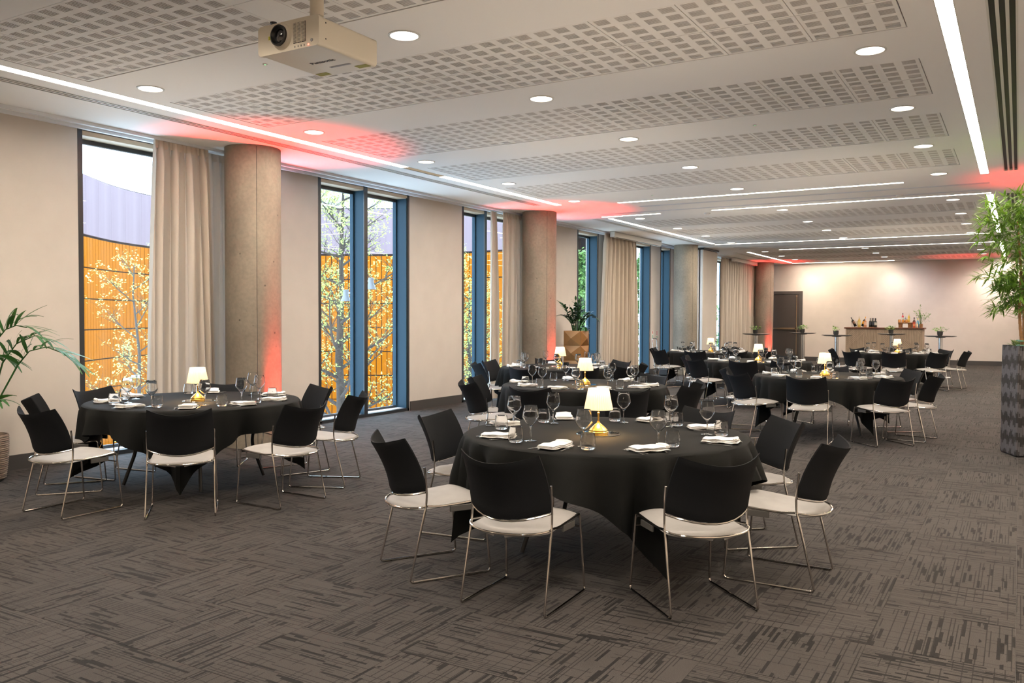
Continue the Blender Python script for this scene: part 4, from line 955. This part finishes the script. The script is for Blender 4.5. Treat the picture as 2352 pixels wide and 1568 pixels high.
# ------------------------------------------------------------------ kentia palm at left
kp = empty('potted_palm', (-8.30, 4.30, 0), 'tall kentia palm in a ribbed bark pot at the left edge', 'potted plant')
def ribs(j): return 1+.012*math.sin(j*2.4)
b = MB(); prof = [(.135, 0), (.155, .02)]
for k in range(22): z = .03+k*.0185; prof += [(.160+.030*math.sin(min(1, z/.34)*1.57)+.004, z), (.160+.030*math.sin(min(1, z/.34)*1.57)-.002, z+.012)]
prof += [(.188, .435), (.180, .437), (.176, .40)]
b.lathe(prof, 40, rf=ribs); b.build('pot', 'weave', kp, True)
MB().lathe([(.177, .40), (.001, .405)], 24, capb=False).build('soil', 'soil', kp)
RD = Vector((.859, .512, 0)); FD = Vector((-.512, .859, 0))
def P3(a, z, d=0): return RD*a+FD*d+Vector((0, 0, z))
def frond(stem, rach, nl, L0, w_, rnd, updir=.6):
    """stem and rachis are point lists; leaflets go out in pairs along the rachis"""
    s_ = MB().tube(stem+rach[1:], [.008]*len(stem)+[.005]*(len(rach)-1), 7).build('frond_stem', 'palm', kp, True)
    pts = [Vector(p) for p in rach]; seg = [(pts[i+1]-pts[i]).length for i in range(len(pts)-1)]; tot = sum(seg)
    for i in range(nl):
        t = (i+.2)/nl*tot; k = 0
        while k < len(seg)-1 and t > seg[k]: t -= seg[k]; k += 1
        p = pts[k].lerp(pts[k+1], min(1, t/seg[k])); d = (pts[k+1]-pts[k]).normalized()
        side = d.cross(Vector((0, 0, 1))).normalized() if abs(d.z) < .97 else RD
        upn = side.cross(d)
        for sg in (-1, 1):
            f = i/nl; spread = 1.0-.55*f
            dr_ = d*(.55+.5*f)+side*sg*spread*.75+upn*(updir*(1-f)+.12)+Vector((rnd.uniform(-.12, .12), rnd.uniform(-.12, .12), rnd.uniform(-.1, .1)))
            bb_ = MB(); l_ = L0*(1-.35*abs(f-.4))*rnd.uniform(.85, 1.1)
            blade(bb_, p, dr_, upn, l_, w_, rnd.uniform(.35, .95), 6, .25); bb_.build('leaflet', 'palm', s_, True)
rn = random.Random(11)
frond([P3(.02, .40), P3(.03, .9), P3(.10, 1.30)], [P3(.10, 1.30), P3(.20, 1.42), P3(.30, 1.46), P3(.40, 1.44)], 9, .36, .042, rn, .9)
frond([P3(.05, .40), P3(.12, .75), P3(.31, 1.09)], [P3(.31, 1.09), P3(.42, 1.22), P3(.58, 1.26), P3(.74, 1.20), P3(.86, 1.10)], 10, .30, .040, rn, .55)
frond([P3(.0, .40), P3(.02, .8, .1), P3(.05, 1.10, .2)], [P3(.05, 1.10, .2), P3(.16, 1.28, .24), P3(.35, 1.36, .22), P3(.48, 1.32, .2)], 8, .30, .038, rn, .4)
frond([P3(-.03, .40), P3(-.06, .9, -.1), P3(-.08, 1.35, -.2)], [P3(-.08, 1.35, -.2), P3(-.03, 1.50, -.26), P3(.06, 1.58, -.32)], 8, .34, .042, rn, .7)
frond([P3(-.03, .40, -.05), P3(-.12, .8, -.25), P3(-.2, 1.2, -.45)], [P3(-.2, 1.2, -.45), P3(-.25, 1.35, -.6), P3(-.32, 1.38, -.8), P3(-.38, 1.3, -.95)], 9, .32, .04, rn, .5)
frond([P3(.04, .40), P3(.09, .55, -.1), P3(.12, .70, -.15)], [P3(.12, .70, -.15), P3(.18, .78, -.18), P3(.27, .78, -.2)], 5, .22, .036, rn, .1)
frond([P3(.0, .40), P3(.02, .6, -.1), P3(.0, .78, -.15)], [P3(.0, .78, -.15), P3(.03, .88, -.2), P3(.10, .92, -.25)], 5, .24, .036, rn, .0)
frond([P3(-.02, .40), P3(-.05, .7, .05), P3(-.06, .95, .08)], [P3(-.06, .95, .08), P3(-.02, 1.10, .1), P3(.10, 1.16, .12), P3(.2, 1.12, .12)], 7, .27, .036, rn, .3)
# ------------------------------------------------------------------ bronze planter with glossy plant
zp = empty('faceted_planter', (-8.14, 16.35, 0), 'tall bronze planter with pyramid facets holding a glossy dark plant', 'potted plant')
b = MB(); W_, HH = .20, 1.27; nrow = 4; hh = HH/nrow
for side in range(4):
    Mx = Matrix.Rotation(R(90*side), 4, 'Z')
    for r_ in range(nrow):
        z0, z1 = r_*hh, (r_+1)*hh; st = len(b.v)
        c_ = (0, -W_-.06, (z0+z1)/2); q = [(-W_, -W_, z0), (W_, -W_, z0), (W_, -W_, z1), (-W_, -W_, z1)]
        if r_ % 2: q = [(-W_, -W_, z0), (W_, -W_, z0), (W_, -W_, z1), (-W_, -W_, z1)]
        b.add(q+[c_], [(0, 1, 4), (1, 2, 4), (2, 3, 4), (3, 0, 4)]); b.xf(Mx, st)
b.add([(-W_, -W_, HH), (W_, -W_, HH), (W_, W_, HH), (-W_, W_, HH), (-W_+.02, -W_+.02, HH), (W_-.02, -W_+.02, HH), (W_-.02, W_-.02, HH), (-W_+.02, W_-.02, HH), (-W_+.02, -W_+.02, HH-.06), (W_-.02, -W_+.02, HH-.06), (W_-.02, W_-.02, HH-.06), (-W_+.02, W_-.02, HH-.06)],
      [(0, 1, 5, 4), (1, 2, 6, 5), (2, 3, 7, 6), (3, 0, 4, 7), (4, 5, 9, 8), (5, 6, 10, 9), (6, 7, 11, 10), (7, 4, 8, 11)])
b.build('planter_body', 'bronze', zp)
MB().box(-W_+.02, W_-.02, -W_+.02, W_-.02, HH-.08, HH-.05).build('soil', 'soil', zp)
rn = random.Random(21)
def zzstem(tip, bend, n=9):
    base = Vector((rn.uniform(-.06, .06), rn.uniform(-.06, .06), HH-.05)); tip = Matrix.Rotation(R(31), 3, 'Z') @ Vector(tip); bend = Matrix.Rotation(R(31), 3, 'Z') @ Vector(bend); mid = base.lerp(tip, .5)+Vector(bend)
    pts = [base*(1-t)**2+mid*2*t*(1-t)+tip*t*t for t in [i/10 for i in range(11)]]
    b = MB(); b.tube(pts, [.012-.0008*i for i in range(11)], 6)
    for i in range(n):
        t = .38+.6*i/n; k = t*10; j = int(k); p = pts[j].lerp(pts[min(10, j+1)], k-j); d = (pts[min(10, j+1)]-pts[max(0, j-1)]).normalized()
        s_ = d.cross(Vector((rn.uniform(-.3, .3), rn.uniform(-.3, .3), 1))).normalized()
        for sg in (-1, 1): blade(b, p, d*.55+s_*sg+Vector((0, 0, rn.uniform(-.2, .3))), (0, 0, 1), rn.uniform(.09, .125), .062, .15)
    blade(b, pts[-1], d, (0, 0, 1), .1, .045, .1)
    b.build('leafy_stem', 'zz', zp, False)
for tp, bd, n in [((.13, .05, 2.02), (0, 0, .1), 11), ((-.02, .0, 1.92), (0, 0, .1), 11), ((.04, -.1, 1.85), (0, 0, .1), 10), ((-.36, -.12, 1.86), (.05, 0, .18), 9), ((-.44, -.18, 1.58), (.02, 0, .30), 9), ((.46, .22, 1.52), (.02, 0, .42), 11),
                  ((.30, .12, 1.66), (-.02, 0, .2), 9), ((.18, .05, 1.50), (.05, 0, .2), 6), ((-.12, .1, 1.75), (0, 0, .1), 10), ((.08, .15, 1.78), (0, .05, .1), 10), ((-.18, -.1, 1.55), (-.02, 0, .15), 7), ((.22, -.1, 1.28), (.06, -.05, .22), 6), ((-.1, -.15, 1.66), (0, 0, .1), 8), ((.02, .05, 1.70), (0, 0, .1), 9)]: zzstem(tp, bd, n)
# ------------------------------------------------------------------ bamboo planter at right
A0 = R(22); bp_ = empty('bamboo_planter', (.108, 11.33, 0), 'tall dark zigzag-patterned planter with leafy bamboo at the right edge', 'potted plant', rz=A0)
b = MB(); S = .21; HB = 1.25; n = 20; ring = []
for side in range(4):
    Mx = Matrix.Rotation(R(90*side), 4, 'Z')
    for i in range(n):
        x_ = -S+2*S*i/n
        for (dx, dy) in ((0, 0), (.004, -.004), (2*S/n-.004, -.004)): ring.append(tuple((Mx @ Vector((x_+dx, -S+dy, 0)))[:2]))
k = len(ring); lv = [(0, .94), (.02, 1), (.35, .985), (.8, 1.0), (1.22, .99), (HB, .985)]
vs = []
for (z, sc_) in lv: vs += [(p[0]*sc_, p[1]*sc_, z) for p in ring]
fs = [(l_*k+i, l_*k+(i+1) % k, (l_+1)*k+(i+1) % k, (l_+1)*k+i) for l_ in range(len(lv)-1) for i in range(k)]
b.add(vs, fs); b.build('planter_body', 'ikat', bp_)
MB().box(-S+.01, S-.01, -S+.01, S-.01, HB-.05, HB-.02).build('soil', 'soil', bp_)
rn = random.Random(31)
for i, (x_, y_, tx, ty, h) in enumerate([(-.04, .06, -.10, .10, 2.72), (.07, -.03, .06, .02, 2.86), (.12, .10, .22, .12, 2.8), (-.10, -.05, -.14, -.02, 2.2)]):
    pts = []; rs = []
    for k in range(15):
        t = k/14; z = HB-.03+(h-HB)*t; q = (x_+(tx-x_)*t+.015*math.sin(t*5+i), y_+(ty-y_)*t, z); pts += [q, (q[0], q[1], z+.008)]; rs += [(.018-.008*t), (.021-.008*t)]
    MB().tube(pts, rs, 8).build('cane', 'cane', bp_, True)
b = MB()
def cluster(c, d, n, L_=.15):
    for i in range(n):
        dd = Vector(d)+Vector((rn.uniform(-.9, .9), rn.uniform(-.9, .9), rn.uniform(-.7, .7)))
        blade(b, c, dd, (0, 0, 1), L_*rn.uniform(.7, 1.25), .023, rn.uniform(.1, .8), 3)
for i in range(620):
    z = rn.uniform(1.66, 2.98); a = rn.uniform(0, 6.283); mx_ = .50 if z > 2.05 else .34
    if z > 2.75: mx_ = .46
    r_ = mx_*math.sqrt(rn.uniform(.02, 1)); c = Vector((-.04+r_*math.cos(a), .05+r_*math.sin(a), z-.12*r_))
    cluster(c, (math.cos(a)*.9, math.sin(a)*.9, .15), 8)
    if i % 3 == 0: b.tube([(.03+.1*math.cos(a), .03+.1*math.sin(a), z-.12), c], .0025, 4, cap=False)
b.build('bamboo_leaves', 'bamboo_leaf', bp_)['kind'] = 'stuff'
b = MB()
for i in range(26):
    a = rn.uniform(0, 6.28); r_ = rn.uniform(.05, .19); c = Vector((r_*math.cos(a), r_*math.sin(a), HB+rn.uniform(-.01, .05)))
    b.lathe([(.002, -.006), (.035, 0), (.030, .012), (.002, .016)], 10, c=c)
b.build('succulent_cushion', 'succ', bp_, True)
b = MB()
for i in range(70):
    a = rn.uniform(-.5, 2.6); r_ = rn.uniform(.0, .17); blade(b, (r_*math.cos(a), r_*math.sin(a), HB-.02), (math.cos(a), math.sin(a), rn.uniform(.8, 2)), (0, 0, 1), rn.uniform(.06, .13), .03, .5)
b.build('underplanting', 'herb', bp_)
# ------------------------------------------------------------------ small items by the wall
for k, (y_, lb) in enumerate(((22.10, 'left narrow wall notice with red and green vertical print'), (22.42, 'right narrow wall notice with red and green vertical print'))):
    e = empty('wall_notice', (XW+.001, y_, .86), lb, 'sign'); MB().box(0, .003, -.06, .06, -.02, .34).build('notice_sheet', 'paper', e)
    for (z0, z1, c) in ((.25, .33, 'red'), (.12, .22, 'green'), (0, .09, 'red')) if k == 0 else ((.20, .33, 'red'), (.13, .19, 'green'), (0, .12, 'red')):
        n = max(2, int((z1-z0)/.018))
        for i in range(n): MB().box(.003, .0045, -.038+(.01 if i % 3 == 0 else 0), .038-(.012 if i % 2 else 0), z0+i*(z1-z0)/n+.003, z0+(i+1)*(z1-z0)/n-.003).build('printed_stroke', c, e)
e = empty('equipment_bag', (-8.12, 21.88, 0), 'low black equipment bag on the floor under the last blue window', 'bag')
MB().bevbox(-.18, .18, -.28, .28, 0, .20, .03).build('bag_body', 'bag', e); MB().tube(arc_pts([(.0, -.15, .20), (.0, -.12, .27), (.0, .12, .27), (.0, .15, .20)], .05), .01, 6).build('handle', 'bag', e, True)
for s_ in (.06, .13): MB().box(.18, .184, -.26, .26, s_, s_+.012).build('zip', 'palum', e)
e = empty('folded_trolley', (-8.40, 21.55, 0), 'slim folded metal trolley leaning by the wall behind the left chairs', 'trolley')
for y_ in (-.16, .16): MB().tube(arc_pts([(.12, y_, .02), (.05, y_, .5), (0, y_, 1.0), (0, 0, 1.0)], .06), .012, 8).build('frame_tube', 'steel', e, True)
for z_ in (.15, .45, .75): MB().tube([(.05, -.16, z_), (.05, .16, z_)], .008, 6).build('rung', 'steel', e, True)
# ------------------------------------------------------------------ outside
struct(MB().box(-70, XW-.4, -20, 90, -3.7, -3.5).build('paving_outside', 'ground'))
FP = [(-27.2, 14.5), (-27.98, 17.2), (-29.0, 18.5), (-30.6, 20.8), (-31.6, 23.1), (-31.9, 25.2), (-31.2, 27.4), (-28.3, 29.85), (-25.2, 31.65), (-21.4, 31.9), (-18.1, 31.6)]
# resample the facade line evenly
seg = [(Vector(a), Vector(b_)) for a, b_ in zip(FP, FP[1:])]; line = []
def catmull(P, n):
    out = []
    for i in range(len(P)-1):
        p0, p1, p2, p3 = [Vector(P[max(0, min(len(P)-1, i+k))]) for k in (-1, 0, 1, 2)]
        for j in range(n):
            t = j/n; out.append(.5*((2*p1)+(p2-p0)*t+(2*p0-5*p1+4*p2-p3)*t*t+(3*p1-p0-3*p2+p3)*t**3))
    out.append(Vector(P[-1])); return out
dense = catmull(FP, 30); cum = [0]
for a, b_ in zip(dense, dense[1:]): cum.append(cum[-1]+(b_-a).length)
def along(s_):
    s_ = max(0, min(cum[-1]-1e-6, s_)); lo, hi = 0, len(cum)-1
    while hi-lo > 1:
        mid = (lo+hi)//2
        if cum[mid] <= s_: lo = mid
        else: hi = mid
    t = (s_-cum[lo])/(cum[hi]-cum[lo]); return dense[lo].lerp(dense[hi], t)
fc = empty('clad_building', (-28, 24, -3.5), 'curved building outside with narrow orange cladding panels and lilac top band', 'building')
O = Vector((-28, 24, -3.5))
nn = 60; bk = MB(); Pn = [along(cum[-1]*i/nn) for i in range(nn+1)]
def outn(a, b_):
    d = (b_-a).normalized(); n_ = Vector((-d.y, d.x)); c = Vector((0, 0))-(a+b_)/2
    return -n_ if n_.dot(c) > 0 else n_     # points away from our room
rows = [[], [], [], []]
for i, p in enumerate(Pn):
    a, b_ = Pn[max(0, i-1)], Pn[min(nn, i+1)]; n_ = outn(a, b_); q = p+n_*.06; r_ = p+n_*6
    rows[0].append((q.x-O.x, q.y-O.y, 0)); rows[1].append((q.x-O.x, q.y-O.y, 10.0)); rows[2].append((r_.x-O.x, r_.y-O.y, 10.0)); rows[3].append((r_.x-O.x, r_.y-O.y, 0))
bk.grid(rows); bk.build('backing_wall', 'joint', fc)
PWd = .262; ncol = int(cum[-1]/PWd); rowsz = [(-3.45+1.13*k, -3.45+1.13*(k+1)) for k in range(7)]
def panel3(a, b_, z0, z1, name, m, gapx=.017, gapz=.045, th=.05):
    n_ = outn(a, b_); d = (b_-a).normalized(); a2 = a+d*gapx; b2 = b_-d*gapx; L_ = (b2-a2).length
    o = bpy.data.objects.new(name, panel_mesh(L_, z1-z0-gapz, th, m)); COL.objects.link(o); o.parent = fc
    ang = math.atan2(d.y, d.x); o.location = (a2.x-O.x+n_.x*.0, a2.y-O.y, z0-O.z); o.rotation_euler = (0, 0, ang)
    o.location = (a2.x-O.x, a2.y-O.y, z0-O.z); return o
_pm = {}
def panel_mesh(L_, h, th, m):
    key = (round(L_, 2), round(h, 2), m)
    if key not in _pm:
        me = bpy.data.meshes.new('cladding_panel'); q = MB().box(0, L_, -th/2, th/2, 0, h); me.from_pydata(q.v, [], q.f); me.materials.append(M[m]); _pm[key] = me
    return _pm[key]
def pxof(p, z=1.5):
    v = Vector((p.x, p.y, z-1.55)); return 1176+1954.4*v.dot(rt2)/v.dot(fw)
cnt = 0; rest = MB()
for c in range(ncol):
    a, b_ = along(c*PWd), along((c+1)*PWd); px_ = pxof((a+b_)/2); vis = 183 < px_ < 347 or 733 < px_ < 917 or 1058 < px_ < 1142
    for (z0, z1) in rowsz:
        if vis and cnt < 300: panel3(a, b_, z0, z1, 'cladding_panel', 'orange'); cnt += 1
        else:
            d = (b_-a).normalized(); n_ = Vector((-d.y, d.x)); q = [a+d*.012-n_*.025, b_-d*.012-n_*.025, b_-d*.012+n_*.025, a+d*.012+n_*.025]
            rest.add([(p.x-O.x, p.y-O.y, z-O.z) for z in (z0, z1-.045) for p in q], [(0, 1, 5, 4), (1, 2, 6, 5), (2, 3, 7, 6), (3, 0, 4, 7), (4, 5, 6, 7)])
rest.build('cladding_panels', 'orange', fc)['kind'] = 'stuff'
nf = int(cum[-1]/1.15)
for c in range(nf): panel3(along(c*1.15), along((c+1)*1.15), 4.50, 6.62, 'fascia_panel', 'lilac', .006, 0, .12)
MB().grid([[(p.x-O.x, p.y-O.y, 6.66-O.z) for p in Pn], [(p.x-O.x+outn(Pn[max(0, i-1)], Pn[min(nn, i+1)]).x*6, p.y-O.y+outn(Pn[max(0, i-1)], Pn[min(nn, i+1)]).y*6, 6.66-O.z) for i, p in enumerate(Pn)]]).build('roof', 'pale', fc)
# pale block far behind
e = empty('far_building', (-52, 59, -3.5), 'pale far building with rows of windows above the lilac roofline', 'building', rz=R(31))
MB().box(-9, 12, 0, 10, 0, 19).build('wall', 'pale', e)
for i in range(7):
    for j in range(5):
        x_ = -7.6+i*2.9; z_ = 3.2+j*3.2
        wn_ = MB().box(x_, x_+1.3, -.06, .02, z_, z_+1.9).build('window', 'palum', e); MB().box(x_+.08, x_+1.22, -.08, -.05, z_+.08, z_+1.82).build('pane', 'pglass', wn_)
e = empty('yellow_green_block', (-20.2, 42, -3.5), 'block with yellow-green panel and lilac edge seen through the fourth window', 'building', rz=R(20))
MB().box(-2.2, .35, 0, 4, 5.0, 8.9).build('coloured_panel', 'lime', e); MB().box(.36, 1.0, -.1, 4, 0, 8.9).build('lilac_edge', 'lilac', e); MB().box(-2.2, .36, .2, 4, 0, 4.9).build('wall', 'pale', e)
# floodlights on a pole
e = empty('floodlight_post', (-11.33, 13.05, -3.5), 'outdoor post with twin white floodlight heads behind the middle mullion', 'street lamp')
MB().tube([(0, 0, 0), (0, 0, 5.6)], .035, 10).build('post', 'palum', e, True)
for (dx, dy, z) in ((-.23, -.14, 5.42), (.20, .12, 5.66)):
    MB().tube([(0, 0, z+.12), (dx, dy, z+.10)], .014, 6).build('arm', 'palum', e, True)
    q = MB().lathe([(.045, .17), (.055, .165), (.055, .06), (.10, -.04), (.105, -.06), (.09, -.06)], 24, c=(dx, dy, z)); q.build('lamp_head', 'headgrey', e, True)
# trees
def tree(loc, h, r0, seed, label, lm, nleaf, spread, lz0, lsz=.10, bark='bark', first=.25):
    rr = random.Random(seed); e = empty('tree', loc, label, 'tree'); b = MB(); tips = []
    def branch(p, d, L_, r_, depth):
        pts = [p]; rs = [r_]; n = 6; dd = Vector(d)
        for i in range(n):
            dd = (dd+Vector((rr.uniform(-.16, .16), rr.uniform(-.16, .16), rr.uniform(-.02, .12)))).normalized(); pts.append(pts[-1]+dd*L_/n); rs.append(r_*(1-.75*(i+1)/n))
            if depth > 0 and i >= (1 if depth < 3 else 0):
                for _ in range(2 if depth == 2 else 1):
                    a = rr.uniform(0, 6.283); dv = (Vector((math.cos(a), math.sin(a), rr.uniform(.1, .8)))*.9+dd*.3).normalized()
                    branch(pts[-1], dv, L_*rr.uniform(.35, .55), rs[-1]*.6, depth-1)
            if depth <= 1: tips.append(pts[-1].copy())
        b.tube(pts, rs, 5 if depth < 2 else 8, cap=False)
    trunk = [Vector((0, 0, 0))]
    for i in range(10): trunk.append(trunk[-1]+Vector((rr.uniform(-.06, .06), rr.uniform(-.06, .06), h/10)))
    b.tube(trunk, [r0*(1-.085*i) for i in range(11)], 10, cap=False)
    nb = int(20*spread/1.6)
    for i in range(nb):
        t = first+(1-first)*i/nb; k = t*10; j = min(9, int(k)); p = trunk[j].lerp(trunk[j+1], k-j); a = i*2.4+rr.uniform(-.4, .4); Lb = spread*(1.15-t*.75)*rr.uniform(.8, 1.15)
        branch(p, (math.cos(a), math.sin(a), rr.uniform(.15, .75)), Lb, r0*(.38-.22*t), 2)
    b.build('trunk_and_branches', bark, e, True)
    lb = MB(); rr.shuffle(tips)
    for i in range(nleaf):
        p = tips[i % len(tips)]+Vector((rr.gauss(0, .09), rr.gauss(0, .09), rr.gauss(0, .09)))
        for _ in range(4):
            blade(lb, p+Vector((rr.gauss(0, .03), rr.gauss(0, .03), rr.gauss(0, .03))), (rr.uniform(-1, 1), rr.uniform(-1, 1), rr.uniform(-.8, .8)), (rr.uniform(-.3, .3), rr.uniform(-.3, .3), 1), lsz*rr.uniform(.6, 1.3), lsz*.75, .3, 3)
    lb.build('spring_leaves', lm, e)['kind'] = 'stuff'
    return e
tree((-13.6, 15.1, -3.5), 8.2, .15, 3, 'young tree with fresh yellow-green leaves outside the double window', 'leaf_y', 2400, 2.3, 0, .058)
tree((-15.3, 10.95, -3.5), 6.1, .07, 8, 'slender tree with yellow-green buds seen through the first window', 'leaf_y', 650, 1.5, 0, .05)
tree((-13.2, 19.2, -3.5), 6.4, .09, 12, 'yellow-green tree outside between the double window and the next one', 'leaf_y', 1300, 1.8, 0, .06)
tree((-14.5, 21.8, -3.5), 6.0, .12, 14, 'yellow-green tree outside the window left of the second column', 'leaf_y', 1300, 1.8, 0, .06)
tree((-15.5, 31.0, -3.5), 7.0, .16, 15, 'dense green tree outside the window beside the bronze planter', 'leaf_g', 3200, 2.6, 0, .16)
tree((-15.0, 37.0, -3.5), 7.2, .16, 17, 'dense green tree outside the window right of the middle curtain', 'leaf_g', 3200, 2.6, 0, .16)
tree((-16.0, 45.0, -3.5), 7.5, .16, 19, 'dense green tree outside the narrow last window', 'leaf_g', 2800, 2.8, 0, .17)
for (nm) in ('wine_glass', 'tumbler'): pass
